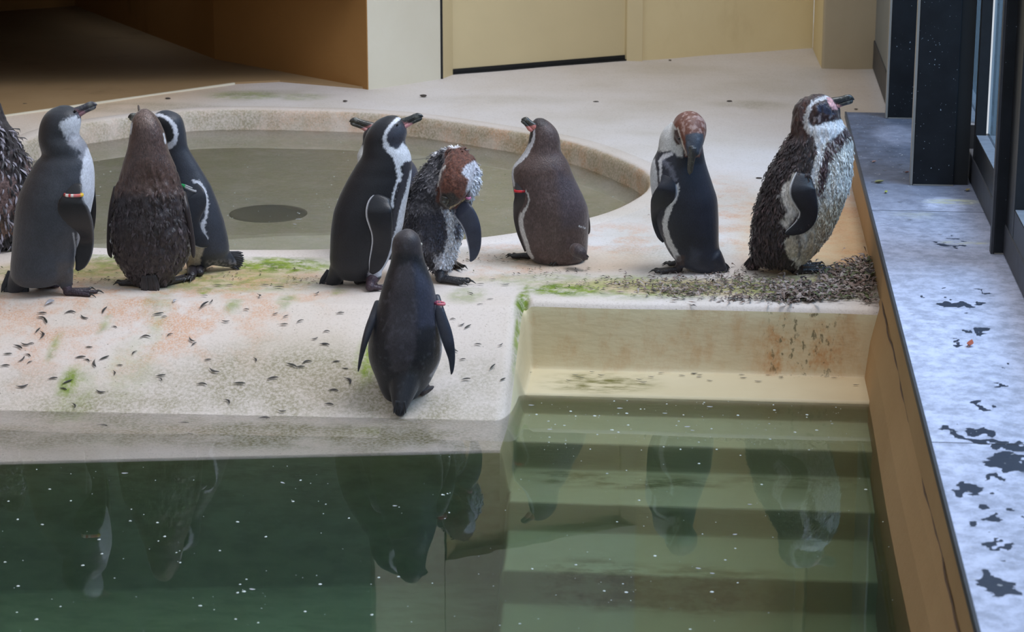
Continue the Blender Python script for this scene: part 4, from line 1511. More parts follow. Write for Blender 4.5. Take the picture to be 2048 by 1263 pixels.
# --- large black-and-white bird, bill raised to the right
p = Penguin(C2, (340, 1165))
p.body([(99, 490, 548), (103, 465, 562), (116, 440, 576), (150, 398, 598), (200, 362, 613), (240, 346, 605), (262, 341, 592), (285, 339, 606), (320, 337, 626), (350, 333, 635), (372, 322, 640), (400, 300, 642), (450, 270, 640), (500, 240, 636), (600, 190, 618), (700, 152, 600),
        (800, 136, 585), (850, 131, 565), (900, 129, 545), (950, 127, 520), (1000, 124, 500), (1050, 130, 475), (1100, 160, 440), (1130, 200, 400)], b=lambda y: np.interp(y, [99, 340, 460, 1130], [.9, .78, .68, .66]))
p.add([(210, 1020, 80, .0), (170, 1100, 58, .01), (140, 1145, 44, .02)])
p.add([(400, 1040, 58, -.02), (410, 1100, 46, -.02)])
def paint(s):
    s.poly([(490, 170), (580, 150), (625, 200), (605, 262), (560, 308), (505, 290), (482, 240)], (56, 58, 70), 8, 8)
    s.poly([(480, 290), (560, 310), (585, 262), (640, 330), (645, 385), (600, 402), (572, 420), (572, 450), (600, 490), (560, 520), (540, 600), (522, 680), (503, 665), (530, 560), (552, 490), (540, 420), (525, 370)], (216, 220, 230), 6, 14)
    s.stroke([(572, 112), (552, 122), (515, 155), (482, 200), (470, 245), (480, 290), (515, 325), (560, 345)], [20, 22, 20, 22, 26, 34, 44, 50], (216, 220, 230), 4, 8)
    s.poly([(628, 450), (660, 430), (660, 600), (625, 740), (590, 830), (530, 880), (512, 1000), (470, 1100), (400, 1130), (385, 1090), (450, 1060), (490, 960), (518, 850), (540, 780), (570, 660), (592, 540), (606, 470)], (210, 214, 224), 7, 10)
    s.stroke([(645, 392), (612, 412), (606, 470), (585, 560), (560, 640), (545, 710), (532, 790), (515, 860)], [24, 44, 44, 40, 34, 30, 28, 20], (50, 50, 60), 5, 14)
    s.stroke([(560, 520), (543, 580), (530, 640)], 8, (40, 40, 50), 2, 4)
    s.stroke([(412, 620), (388, 640), (370, 662), (360, 684)], 8, (190, 194, 206), 3, 5)
    s.poly([(370, 1080), (440, 1060), (420, 1130), (360, 1130)], (190, 190, 200), 8, 8, .8)
    s.far_belly((0.85, 0.5), WHITE, 300, 1080)
p.finish('penguin', 'large black penguin with white face stripe and raised bill, tallest in the middle group', M_sleek, (26, 28, 36), paint)
p.bill((583, 160), (712, 96), 33, (40, 44, 46), (226, 160, 164), base_len=.27)
p.eye(553, 156, 6)
p.blade('flipper', [(455, 610, 52), (438, 660, 76), (434, 720, 82), (444, 780, 76), (452, 840, 66), (452, 900, 62), (440, 960, 58), (425, 1010, 52), (408, 1055, 40), (386, 1092, 16)],
        0.008, (24, 26, 34), pad=0.02, edge=(214, 218, 228), edge_side=-1, tilt=0.1)
p.blade('flipper', [(620, 560, 14, .06), (618, 700, 14, .08), (590, 820, 8, .09)], 0.006, (24, 26, 34))
p.foot((375, 1205), (455, 1190), (74, 58, 66), top=(400, 1120), v=-.02, leg_r=36)
p.foot((300, 1165), (370, 1150), (40, 38, 42), v=0.06)
p.quills((160, 1090), (118, 1200), 62, 11, rgb=(30, 32, 40), v=0.02)

# --- mottled bird preening its breast
p = Penguin(C2, (830, 1120), depth=.85)
p.body([(330, 800, 960), (350, 770, 1030), (400, 738, 1050), (450, 700, 1072), (500, 668, 1078), (560, 640, 1068), (620, 616, 1030), (700, 600, 985), (780, 592, 968), (850, 602, 960), (920, 650, 945), (980, 700, 925), (1040, 740, 900), (1080, 770, 870)], b=lambda y: .66)
p.add([(850, 400, 80, .01), (905, 372, 76, -.03), (940, 400, 92, -.07), (925, 480, 104, -.10), (905, 560, 92, -.12), (880, 620, 62, -.12)])
p.add([(840, 1010, 60, -.02), (832, 1070, 44, -.02)])
def paint(s):
    s.blend(sm(s.n3 * 1.0 + s.n2 * .9, -0.08, .2) * .8, (118, 116, 122))
    s.blend(sm(s.n2 + s.n1 * .7, 0.2, .4) * .5, (36, 36, 42))
    s.poly([(980, 340), (1110, 420), (1110, 640), (1000, 640), (1020, 520)], (204, 208, 220), 8, 8)
    s.poly([(820, 672), (885, 690), (960, 780), (965, 860), (945, 950), (900, 1060), (830, 1080), (800, 1040), (838, 960), (868, 860), (860, 760)], (206, 208, 216), 8, 14, 1, 12)
    s.poly([(905, 745), (950, 790), (945, 890), (912, 885)], (58, 60, 78), 8, 12, .9, 20)
    s.poly([(700, 700), (850, 690), (862, 860), (820, 960), (720, 960)], (60, 62, 78), 20, 20, .6, 40)
    s.poly([(790, 960), (860, 960), (880, 1090), (790, 1090)], (196, 196, 204), 14, 20, .8, 10)
    # head, bent forward over the breast
    s.poly([(850, 330), (900, 288), (980, 285), (1040, 320), (1060, 400), (1020, 520), (990, 610), (920, 690), (850, 690), (795, 640), (800, 540), (850, 400)], (98, 58, 46), 8, 12)
    s.blend(s.near * sm(s.n1, -.05, .3) * sm(-sdf_poly(s.X, s.Y, [(850, 330), (1040, 320), (1000, 600), (800, 600)]), 0, 20) * .35, (134, 88, 70))
    s.stroke([(855, 415), (825, 460), (808, 540)], 9, (206, 200, 196), 3, 5)
    s.poly([(1045, 380), (1060, 420), (1010, 560), (985, 590), (1000, 500), (955, 460), (985, 410)], (204, 206, 220), 8, 14)
    s.poly([(830, 590), (900, 580), (945, 625), (900, 690), (840, 690), (812, 650)], (58, 52, 48), 12, 12)
    s.stroke([(880, 682), (940, 650), (990, 615)], 8, (190, 168, 130), 3, 4)
    s.stroke([(785, 350), (830, 312), (880, 297), (935, 294)], 12, (224, 224, 230), 3, 6)
    s.far_belly((0.7, 0.7), WHITE, 400, 1040)
p.finish('penguin', 'mottled grey moulting penguin with rusty head bent down preening its breast', M_fluff, (62, 60, 66), paint, rough=(0.006, 80), smooth=6)
p.bill((868, 640), (850, 676), 46, (52, 48, 44), (80, 70, 66), v0=-.14, v1=-.15, base_len=.1, tipgrey=False)
p.blade('flipper', [(930, 660, 46, -.06), (965, 700, 62, -.07), (1000, 750, 60, -.075), (1024, 810, 54, -.08), (1036, 880, 46, -.08), (1038, 940, 36, -.08), (1028, 990, 22, -.08), (1012, 1018, 6, -.08)], 0.007, (50, 54, 70), edge=(186, 190, 204), edge_side=-1)
f = p.blade('flipper', [(650, 640, 20, .04), (620, 760, 22, .05), (640, 880, 12, .05)], 0.007, (70, 70, 78))
p.band(1000, 617, 14, 8, [(206, 130, 170), (206, 130, 170)], v=-.05)
p.foot((815, 1150), (1010, 1160), (46, 46, 52), top=(830, 1080), v=-.02, spread=.3, leg_r=36)
p.foot((880, 1040), (945, 1075), (60, 52, 46), top=(880, 1000), v=.05, spread=.3)
p.tufts(2600, 0.012, 0.003, .7, sel=(1 - sm(-sdf_poly(p.X, p.Y, [(850, 330), (1060, 320), (1000, 680), (780, 680)]), -10, 5)), seed=6, tint=1.1)
p.quills((700, 960), (650, 1080), 50, 9, rgb=(50, 50, 58), v=0.03)

# --- bird at the edge of the slope, back to the camera
p = Penguin(C3, (430, 1075), zf=0.045)
p.body([(55, 395, 437), (60, 375, 455), (76, 350, 472), (110, 328, 493), (150, 320, 503), (200, 319, 510), (250, 314, 520), (290, 302, 536), (330, 287, 552), (400, 264, 577), (450, 250, 588), (520, 232, 598), (600, 205, 606), (700, 178, 628), (800, 170, 632),
        (850, 175, 624), (900, 190, 606), (950, 212, 580), (1000, 232, 555), (1050, 248, 515), (1100, 280, 465), (1130, 298, 440)], b=lambda y: np.interp(y, [55, 280, 460, 1130], [1.0, .9, .82, .8]))
p.add([(410, 860, 120, -.02), (400, 960, 110, -.035), (388, 1050, 84, -.055), (376, 1120, 60, -.07), (370, 1170, 40, -.078)])
def paint(s):
    s.poly([(300, 40), (520, 40), (520, 210), (300, 210)], (62, 56, 60), 20, 20, .9)
    s.poly([(340, 290), (440, 260), (480, 480), (470, 800), (420, 960), (320, 930), (290, 760), (300, 500)], (62, 58, 66), 18, 16, .9, 20)
    s.poly([(460, 270), (600, 430), (600, 650), (480, 660)], (64, 68, 88), 26, 16, .75)
    s.poly([(430, 900), (560, 960), (480, 1100), (370, 1180), (350, 1080)], (56, 60, 68), 20, 10, .6)
    s.stroke([(602, 640), (622, 700), (634, 770), (628, 860), (606, 900), (560, 960)], 16, (168, 168, 178), 7, 14, amt=.8)
    s.blend(sm(s.n1 + s.n2 * .5, .2, .45) * .35, (88, 88, 98))
    s.far_belly((0, 1), WHITE, 280, 1060)
p.finish('penguin', 'smaller black penguin seen from behind on the slope right beside the water', M_sleek, (29, 30, 38), paint)
p.blade('flipper', [(235, 510, 26, -.01), (200, 610, 28, -.03), (175, 680, 26, -.04), (150, 760, 20, -.05), (130, 840, 15, -.05), (118, 900, 9, -.05), (112, 932, 3, -.05)], 0.011, (52, 54, 64), tilt=.6)
f = p.blade('flipper', [(592, 470, 24, -.01), (606, 540, 32, -.02), (624, 610, 38, -.03), (650, 690, 40, -.04), (672, 770, 34, -.05), (688, 850, 22, -.05), (690, 920, 12, -.05), (686, 950, 4, -.05)], 0.009, (46, 50, 64), edge=(120, 124, 136), edge_side=-1)
p.band(614, 512, 33, 9, [(120, 50, 80), (216, 110, 126), (222, 120, 136), (226, 130, 144)], v=-.02, parent=f, slope=0.12)
p.foot((505, 1080), (600, 1010), (62, 52, 54), top=(520, 1030), v=.03, spread=.35)
p.foot((330, 1060), (270, 1020), (50, 44, 48), v=.03, spread=.35)
p.eye(497, 148, 11, v=0.0, mat=M_eye_pale)
p.quills((372, 1110), (368, 1203), 34, 7, rgb=(34, 36, 42), v=-.09)
p.bill((412, 150), (405, 120), 20, v0=.10, v1=.17)

# --- brown bird squatting by the round pool, head turned left
p = Penguin(C4, (420, 1125))
p.body([(127, 290, 335), (131, 276, 350), (142, 264, 368), (170, 257, 400), (210, 251, 434), (260, 242, 452), (300, 235, 458), (350, 216, 458), (368, 204, 462), (400, 180, 490), (430, 155, 508), (460, 131, 522), (500, 119, 534), (550, 120, 556), (600, 128, 580), (650, 134, 605),
        (700, 142, 628), (750, 150, 648), (800, 155, 656), (850, 160, 656), (900, 168, 656), (950, 180, 652), (1000, 196, 650), (1050, 214, 648), (1100, 240, 640), (1140, 290, 600), (1160, 380, 560)], b=lambda y: np.interp(y, [127, 360, 500, 1160], [.95, .9, .82, .8]))
p.add([(570, 1050, 50, -.11), (605, 1075, 44, -.13), (625, 1100, 26, -.135)])
def paint(s):
    s.blend(sm(s.n1 + s.n2 * .5, .0, .35) * .5, (106, 88, 86))
    s.poly([(200, 380), (500, 400), (560, 560), (150, 560)], (92, 72, 66), 30, 30, .6, 20)
    s.poly([(420, 460), (660, 620), (660, 900), (470, 900)], (76, 70, 82), 40, 20, .5)
    s.poly([(236, 210), (262, 200), (268, 290), (235, 330)], (26, 22, 24), 4, 4)
    s.stroke([(262, 165), (274, 200), (274, 240), (266, 290), (242, 330), (215, 375), (190, 410), (150, 448), (122, 480), (122, 540), (136, 600)], [12, 14, 16, 22, 34, 40, 30, 22, 18, 16, 14], (214, 214, 220), 3, 6)
    s.stroke([(214, 632), (232, 662), (240, 700), (226, 745), (205, 780), (187, 812), (180, 850), (190, 910), (208, 965), (225, 1020), (238, 1070), (262, 1104)], [8, 9, 10, 12, 20, 34, 32, 30, 28, 28, 28, 22], (214, 212, 210), 3, 6)
    s.poly([(255, 110), (350, 120), (380, 170), (270, 190)], (44, 36, 38), 12, 8, .8)
    s.stroke([(590, 888), (632, 896)], 8, (220, 220, 225), 3, 10)
    s.poly([(560, 1020), (650, 1020), (650, 1130), (540, 1130)], (54, 50, 58), 14, 10, .6)
    s.far_belly((-0.7, 0.7), WHITE, 380, 1100)
p.finish('penguin', 'plain brown penguin sitting beside the round pool with its back turned', M_brown, (84, 67, 64), paint)
p.bill((252, 190), (190, 128), 33, (54, 52, 46), (206, 128, 120), base_len=.2, v0=-.02, v1=-.02)
f = p.blade('flipper', [(176, 580, 36), (182, 630, 42), (184, 690, 48), (174, 740, 46), (158, 790, 30), (156, 850, 22), (172, 930, 18), (195, 1000, 14), (212, 1062, 5)], 0.006, (46, 38, 40), edge=(200, 200, 205), edge_side=1)
p.band(175, 636, 38, 9, [(200, 40, 50), (206, 44, 54), (150, 30, 40)], parent=f)
p.blade('flipper', [(648, 800, 10, .0), (658, 870, 10, .0), (660, 920, 8, .0), (656, 940, 3, .0)], 0.012, (60, 48, 46))
p.foot((235, 1118), (112, 1104), (40, 36, 38), spread=.25)
p.foot((470, 1150), (420, 1158), (44, 38, 40), spread=.25)
p.quills((610, 1080), (648, 1120), 20, 7, rgb=(34, 30, 34), v=-.135)

# --- black bird with rusty crown, preening, head turned down
p = Penguin(C5, (330, 1165))
p.body([(150, 250, 400), (180, 215, 430), (210, 188, 440), (260, 168, 452), (310, 163, 460), (345, 158, 464), (380, 140, 470), (420, 118, 478), (480, 107, 496), (550, 105, 520), (600, 110, 536), (650, 118, 554), (700, 128, 563), (800, 140, 568), (900, 165, 570),
        (950, 190, 570), (1000, 212, 572), (1050, 240, 588), (1100, 282, 606), (1140, 330, 615), (1175, 420, 600)], b=lambda y: np.interp(y, [150, 380, 500, 1160], [.7, .8, .82, .78]))
p.add([(370, 190, 116, -.04), (380, 225, 108, -.06), (392, 290, 78, -.09), (396, 345, 52, -.11)])
p.add([(530, 1080, 76, -.02), (575, 1130, 52, -.02), (595, 1150, 36, -.02)])
p.add([(310, 1050, 50, -.03), (318, 1110, 38, -.03)])
def paint(s):
    s.poly([(230, 130), (300, 150), (320, 300), (330, 400), (240, 350), (160, 350), (150, 260)], (206, 206, 206), 8, 20)
    s.poly([(340, 380), (470, 360), (470, 430), (300, 470), (270, 400)], (28, 28, 36), 10, 12)
    s.stroke([(150, 378), (138, 430), (148, 500), (162, 590)], [14, 18, 22, 16], (46, 44, 54), 4, 10)
    s.poly([(100, 420), (135, 400), (150, 500), (160, 600), (125, 660), (95, 600)], (206, 208, 214), 5, 8)
    s.stroke([(245, 368), (200, 385), (172, 415), (174, 490), (172, 560)], [26, 30, 26, 18, 10], (206, 206, 212), 4, 10)
    s.stroke([(200, 420), (250, 470), (270, 540)], 34, (120, 122, 138), 12, 24, amt=.7)
    s.poly([(255, 150), (262, 110), (300, 75), (350, 62), (430, 75), (480, 120), (500, 200), (490, 270), (465, 330), (440, 390), (340, 390), (325, 300), (300, 220)], (112, 66, 50), 5, 8)
    s.blend(s.near * sm(s.n1 * 1.5 + s.n2 * .4, .0, .4) * (1 - sm(s.Y, 210, 260)) * sm(s.X, 300, 330) * .55, (190, 164, 156))
    s.poly([(265, 200), (305, 205), (318, 300), (285, 310), (265, 270)], (66, 40, 36), 6, 8)
    s.stroke([(292, 190), (312, 260), (332, 320), (350, 375)], 9, (208, 196, 186), 3, 5)
    s.poly([(343, 235), (400, 222), (466, 228), (474, 300), (450, 360), (400, 398), (358, 380), (345, 320)], (62, 68, 80), 7, 8)
    s.blend(s.near * sm(s.n2, 0.05, .25) * sm(-sdf_poly(s.X, s.Y, [(343, 235), (466, 228), (450, 360), (358, 380)]), 0, 10) * .5, (104, 112, 126))
    s.stroke([(288, 580), (290, 625), (278, 675), (250, 712), (226, 760), (208, 820), (206, 870), (220, 930), (242, 990), (272, 1040), (300, 1085)], [18, 22, 20, 26, 36, 38, 36, 36, 38, 40, 40], (208, 208, 212), 4, 10)
    s.poly([(380, 1000), (450, 1040), (430, 1110), (380, 1100)], (80, 84, 100), 24, 10, .4)
    s.poly([(280, 1060), (340, 1060), (340, 1130), (280, 1130)], (66, 50, 48), 10, 8, .9)
    s.far_belly((-0.8, 0.5), WHITE, 380, 1100)
p.finish('penguin', 'blue-black penguin with rusty brown crown bowing its head to preen its back', M_sleek, (38, 41, 54), paint)
p.bill((392, 360), (372, 508), 30, (66, 66, 64), (60, 62, 66), v0=-.13, v1=-.115, base_len=.05, tipgrey=False, wide=.7)
p.eye(300, 262, 9, v=-.10)
p.blade('flipper', [(222, 510, 42), (226, 570, 56), (210, 640, 76), (178, 700, 72), (152, 750, 46), (140, 810, 28), (150, 870, 24), (172, 930, 20), (192, 970, 6)], 0.007, (36, 38, 50), edge=(160, 164, 176), edge_side=1)
p.blade('flipper', [(556, 720, 10, .03), (562, 850, 9, .04), (556, 940, 4, .04)], 0.008, (36, 38, 50))
p.foot((300, 1178), (135, 1182), (46, 38, 40), top=(316, 1100), v=-.03, spread=.25)
p.foot((300, 1138), (228, 1130), (40, 34, 36), v=.04, spread=.3)
p.quills((570, 1110), (628, 1182), 34, 9, rgb=(34, 36, 44), v=-.02)

# --- moulting bird at the right by the ledge
p = Penguin(C6, (330, 1050))
p.body([(51, 445, 490), (56, 410, 520), (70, 384, 545), (100, 350, 568), (140, 329, 584), (180, 323, 585), (196, 321, 588), (205, 320, 604), (240, 318, 628), (280, 316, 643), (300, 298, 651), (350, 270, 655), (400, 244, 656), (450, 214, 653), (500, 186, 650), (550, 166, 645), (600, 149, 632),
        (650, 132, 613), (700, 116, 594), (750, 104, 570), (800, 98, 545), (850, 92, 516), (900, 90, 480), (950, 96, 440), (990, 120, 405), (1010, 160, 340)], b=lambda y: np.interp(y, [51, 290, 400, 1010], [.9, .82, .84, .8]))
p.add([(150, 930, 56, .02), (120, 980, 40, .03), (100, 1015, 26, .03)])
p.add([(330, 940, 54, -.03), (330, 1000, 40, -.03)])
def paint(s):
    sp_ = s.n1 + s.n2 * .7
    s.blend(sm(sp_, .0, .35) * .6, (92, 74, 74))
    s.poly([(300, 40), (560, 40), (450, 130), (400, 290), (310, 290)], (62, 40, 38), 16, 14, .9)
    s.blend(s.near * sm(sp_, .15, .4) * (1 - sm(s.Y, 250, 290)) * .5, (110, 78, 70))
    # front: white with cream lower belly
    s.poly([(470, 300), (590, 195), (660, 270), (690, 400), (670, 560), (620, 700), (540, 850), (430, 1020), (350, 1010), (300, 960), (270, 880), (300, 840), (420, 780), (440, 600), (440, 480)], (212, 210, 204), 8, 16)
    s.poly([(470, 700), (620, 600), (640, 700), (560, 860), (400, 1020), (360, 960)], (184, 160, 120), 50, 20, .6)
    s.blend(s.near * sm(s.n2 + s.n1, .1, .35) * sm(s.X, 470, 520) * sm(s.Y, 340, 400) * .28, (150, 138, 122))
    s.poly([(330, 488), (352, 500), (318, 548), (306, 600), (352, 668), (356, 716), (290, 812), (250, 770), (290, 710), (262, 640), (262, 570)], (206, 202, 198), 7, 14)
    s.stroke([(646, 240), (610, 285), (560, 325), (520, 370), (505, 430), (490, 500), (485, 560), (475, 610)], [50, 60, 56, 50, 46, 46, 40, 26], (70, 50, 52), 8, 30)
    s.blend(s.near * (1 - sm(seg_dist(s.X, s.Y, [(646, 240), (560, 325), (505, 430)]), 18, 30)) * sm(s.n1, .1, .3) * .6, (168, 158, 160))
    s.stroke([(470, 300), (478, 360), (468, 430), (446, 500), (434, 560)], [44, 36, 32, 34, 26], (208, 208, 210), 6, 16)
    s.poly([(290, 850), (350, 850), (370, 960), (310, 975), (280, 920)], (206, 196, 178), 10, 10)
    s.stroke([(352, 850), (364, 900), (360, 950)], 18, (90, 84, 78), 6, 16, amt=.8)
    # head markings
    s.poly([(395, 190), (440, 232), (520, 208), (600, 192), (625, 225), (560, 300), (490, 330), (440, 290), (400, 240)], (216, 218, 224), 6, 12)
    s.stroke([(520, 66), (475, 78), (432, 104), (408, 140), (398, 185), (402, 230), (430, 265)], [22, 20, 18, 24, 30, 36, 40], (206, 206, 210), 6, 16)
    s.poly([(425, 150), (450, 120), (520, 110), (585, 150), (585, 185), (530, 195), (470, 222), (430, 205)], (56, 36, 36), 6, 10)
    s.blend(s.near * sm(s.n1, .05, .3) * sm(-sdf_poly(s.X, s.Y, [(425, 150), (585, 160), (585, 190), (440, 220)]), 0, 6) * .5, (190, 180, 184))
    s.poly([(455, 118), (500, 100), (520, 130), (570, 160), (540, 170), (470, 150)], (44, 46, 66), 5, 5)
    s.poly([(512, 68), (540, 72), (560, 110), (580, 138), (550, 138), (528, 112)], (214, 160, 162), 4, 5)
    s.far_belly((0.85, 0.4), WHITE, 220, 1000)
p.finish('penguin', 'scruffy brown and white moulting penguin with closed eye, facing the slate ledge', M_wet, (46, 37, 40), paint, rough=(0.008, 75), smooth=6)
p.bill((548, 112), (668, 74), 33, (40, 40, 38), (226, 156, 152), base_len=.22)
p.blade('flipper', [(384, 500, 44), (378, 550, 62), (378, 600, 74), (396, 650, 66), (412, 700, 54), (404, 750, 50), (372, 790, 44), (330, 815, 30), (292, 830, 14), (280, 832, 4)], 0.008, (36, 36, 44), edge=(206, 206, 210), edge_side=-1)
p.blade('flipper', [(600, 520, 14, .06), (600, 620, 14, .07), (570, 720, 8, .08)], 0.006, (36, 36, 44))
p.foot((345, 1062), (520, 1040), (38, 34, 36), top=(328, 990), v=-.03, spread=.28, leg_r=40)
p.foot((320, 1040), (480, 1012), (40, 34, 36), v=.04, spread=.3)
inwhite = p.col.sum(1) > 0.9
p.tufts(2400, 0.022, 0.0034, .35, sel=(~inwhite) * sm(p.Y, 230, 330), seed=8)
p.tufts(1900, 0.016, 0.0026, .22, sel=inwhite * sm(p.Y, 330, 380) * sm(p.X, 430, 470), seed=9, tint=1.25)
p.quills((110, 980), (78, 1040), 34, 9, rgb=(38, 32, 34), v=.03)
# ------------------------------------------------------------------ litter on the ground
def ground(x, y):
    if y > REC_Y + 0.08: return DECK
    h, _ = height(np.array([[float(x)]]), np.array([[float(y)]]))
    return float(h[0, 0])


def slope_n(x, y):
    e = 0.01
    dx = (ground(x + e, y) - ground(x - e, y)) / (2 * e)
    dy = (ground(x, y + e) - ground(x, y - e)) / (2 * e)
    return Vector((-dx, -dy, 1)).normalized()


def feather_mesh(name, length, width, curl, rgb1, rgb2, mat):
    """one moulted feather: curved vane, folded slightly along the quill"""
    V, Fq, cols = [], [], []
    n = 9
    for i in range(n):
        t = i / (n - 1)
        x = length * (t - 0.5)
        ww = width * (0.12 if t < 0.12 else math.sin(math.pi * min(1, (t - 0.05) * 0.98)) ** 0.7)
        y = curl * length * math.sin(math.pi * t)
        z = 0.0015 + length * 0.10 * (t - .5) ** 2 * 2
        V += [(x, y - ww, z + ww * 0.5), (x, y, z), (x, y + ww, z + ww * 0.5), (x, y, z + 0.0008)]
        c = lin(rgb1) * (1 - t) + lin(rgb2) * t
        cols += [c, c * 0.6, c, c * .8]
        if i:
            k = (i - 1) * 4
            Fq += [(k, k + 4, k + 5, k + 1), (k + 1, k + 5, k + 6, k + 2), (k, k + 3, k + 7, k + 4), (k + 3, k + 2, k + 6, k + 7)]
    me = bpy.data.meshes.new(name)
    me.from_pydata(V, [], Fq)
    a = me.color_attributes.new('Col', 'FLOAT_COLOR', 'POINT')
    cc = np.ones((len(V), 4), np.float32); cc[:, :3] = cols
    a.data.foreach_set('color', cc.ravel())
    me.polygons.foreach_set('use_smooth', [True] * len(me.polygons))
    me.materials.append(mat)
    return me


r_ = random.Random(5)
fm = [feather_mesh('moulted_feather', 0.030, 0.0032, c, a, b, M_tuft) for c, a, b in
      ((0.12, (64, 58, 54), (40, 38, 36)), (0.2, (84, 76, 68), (50, 46, 44)), (0.05, (58, 56, 44), (44, 46, 38)), (0.28, (70, 60, 56), (36, 34, 34)), (-0.15, (92, 86, 80), (56, 52, 50)))]
down = feather_mesh('white_down_feather', 0.026, 0.006, 0.15, (214, 214, 220), (196, 196, 206), M_tuft)


def place_feather(me, px, py, ang, scale, z=None, name=None):
    """px, py measured in the photo; lies on the ground there"""
    zz = DECK if z is None else z
    for _ in range(6):
        P = on_z(px, py, zz)
        if z is None: zz = 0.5 * zz + 0.5 * ground(P[0], P[1])
    P = on_z(px, py, zz)
    o = bpy.data.objects.new(name or me.name, me)
    nrm = slope_n(P[0], P[1]) if z is None else Vector((0, 0, 1))
    q = nrm.to_track_quat('Z', 'Y')
    o.rotation_mode = 'QUATERNION'
    o.rotation_quaternion = q @ Vector((0, 0, 1)).rotation_difference(Vector((0, 0, 1))) @ __import__('mathutils').Quaternion((0, 0, 1), ang)
    o.location = (P[0], P[1], zz + 0.0016)
    o.scale = (scale,) * 3
    COL.objects.link(o)
    return o


A0, SC0 = (0, 540), 2.926
ramp_f = [(245, 258, 0), (240, 288, -.2), (265, 300, -1), (410, 258, .2), (495, 278, -.6), (614, 242, 1.4), (668, 338, -.3), (222, 358, 1.2), (236, 384, -1.3), (150, 435, -.2), (105, 455, -.5), (180, 436, .1),
          (45, 495, .1), (160, 505, -.4), (125, 525, 1), (30, 565, .1), (175, 545, .8), (520, 455, 0), (505, 535, -.4), (560, 550, -1.3), (470, 517, .2), (665, 605, -1.2), (610, 520, .6), (995, 385, .7), (1125, 410, -.8), (1136, 437, .9),
          (960, 278, .2), (925, 262, .3), (1195, 155, 0), (1232, 188, 1.2), (1196, 210, .9), (1510, 155, -1.2), (1550, 90, -.1), (1630, 108, .1), (1850, 140, 1.2), (1900, 440, -.1), (1490, 528, -1), (1705, 560, -.4), (1797, 548, .4),
          (1255, 590, -.5), (1595, 640, .3), (1757, 305, .6), (1660, 322, .1), (1910, 366, .2), (1840, 402, .3), (1672, 275, .6), (1990, 258, .2), (940, 622, .2), (935, 645, -.6), (590, 712, -.3), (370, 700, -.3), (430, 797, -1), (395, 660, .6),
          (1325, 775, -.7), (1650, 825, -.1), (1925, 790, -.1), (1950, 712, 0), (2020, 580, -.1), (2030, 655, -.9), (1115, 980, -.5), (1075, 908, 0), (600, 928, -.3), (700, 560, 0), (850, 400, .2), (1320, 300, -.1), (310, 640, .2),
          (1440, 236, 0), (1610, 260, .5), (790, 490, 1.1), (130, 680, .2), (1215, 530, .2), (1180, 676, 0), (1400, 668, 0), (1545, 876, .2), (1120, 60, 0), (1340, 92, .2), (1270, 95, .2)]
for i, (x, y, a) in enumerate(ramp_f):
    px, py = x / SC0, 540 + y / SC0
    if 850 < py: z = None
    o = place_feather(fm[i % 5], px, py, a, r_.uniform(0.65, 1.25), name='moulted_feather')
    hz = ('at the left of' if px < 150 else 'on the left half of' if px < 330 else 'on the right half of' if px < 520 else 'at the right of') + ' the pale slope'
    vt = 'high up' if py < 640 else 'above half way' if py < 700 else 'below half way' if py < 780 else 'near the waterline'
    kd = ('slim brown', 'pale curved', 'straight olive', 'hooked dark', 'greyish curled')[i % 5]
    tag(o, kd + ' feather lying ' + vt + ' ' + hz, 'feather', 'loose feathers on the slope')
more = [(905, 640, .2), (935, 655, .8), (955, 690, 0), (925, 720, .2), (912, 700, -1.), (980, 600, .4), (1000, 690, .6), (650, 690, 0), (672, 725, .2), (600, 735, .1), (960, 570, .1), (940, 588, -.8), (1010, 570, .2), (985, 560, .1), (922, 650, .5),
        (1005, 760, .3), (960, 610, .4), (932, 760, .2), (985, 735, 1)]
for x, y, a in more:
    o = place_feather(fm[r_.randrange(5)], x, y, a, r_.uniform(.6, 1.0), name='moulted_feather')
    tag(o, ('dark', 'brown', 'curved')[int(x) % 3] + ' feather on the corner left of the steps, ' + ('by the brink', 'half way down', 'low down')[0 if y < 630 else 1 if y < 710 else 2] + (', nearer the penguin' if x < 945 else ', nearer the steps'), 'feather', 'loose feathers by the step recess')
# thin litter along the foot of the recess wall
for i in range(26):
    px = r_.uniform(1050, 1725); py = 742 + (px - 1050) / 700 * 12 + r_.uniform(-2, 26) * r_.random()
    o = place_feather(fm[r_.randrange(5)], px, py, r_.uniform(-.3, .3), r_.uniform(.45, .8), z=0.0095, name='moulted_feather')
    tag(o, ('thin dark', 'slim brown', 'tiny greyish')[i % 3] + ' feather on the dry top step, ' + ('at its left end', 'left of its middle', 'at its middle', 'right of its middle', 'at its right end by the pool wall')[min(4, int((px - 1050) / 136))], 'feather', 'thin feathers on the top step')

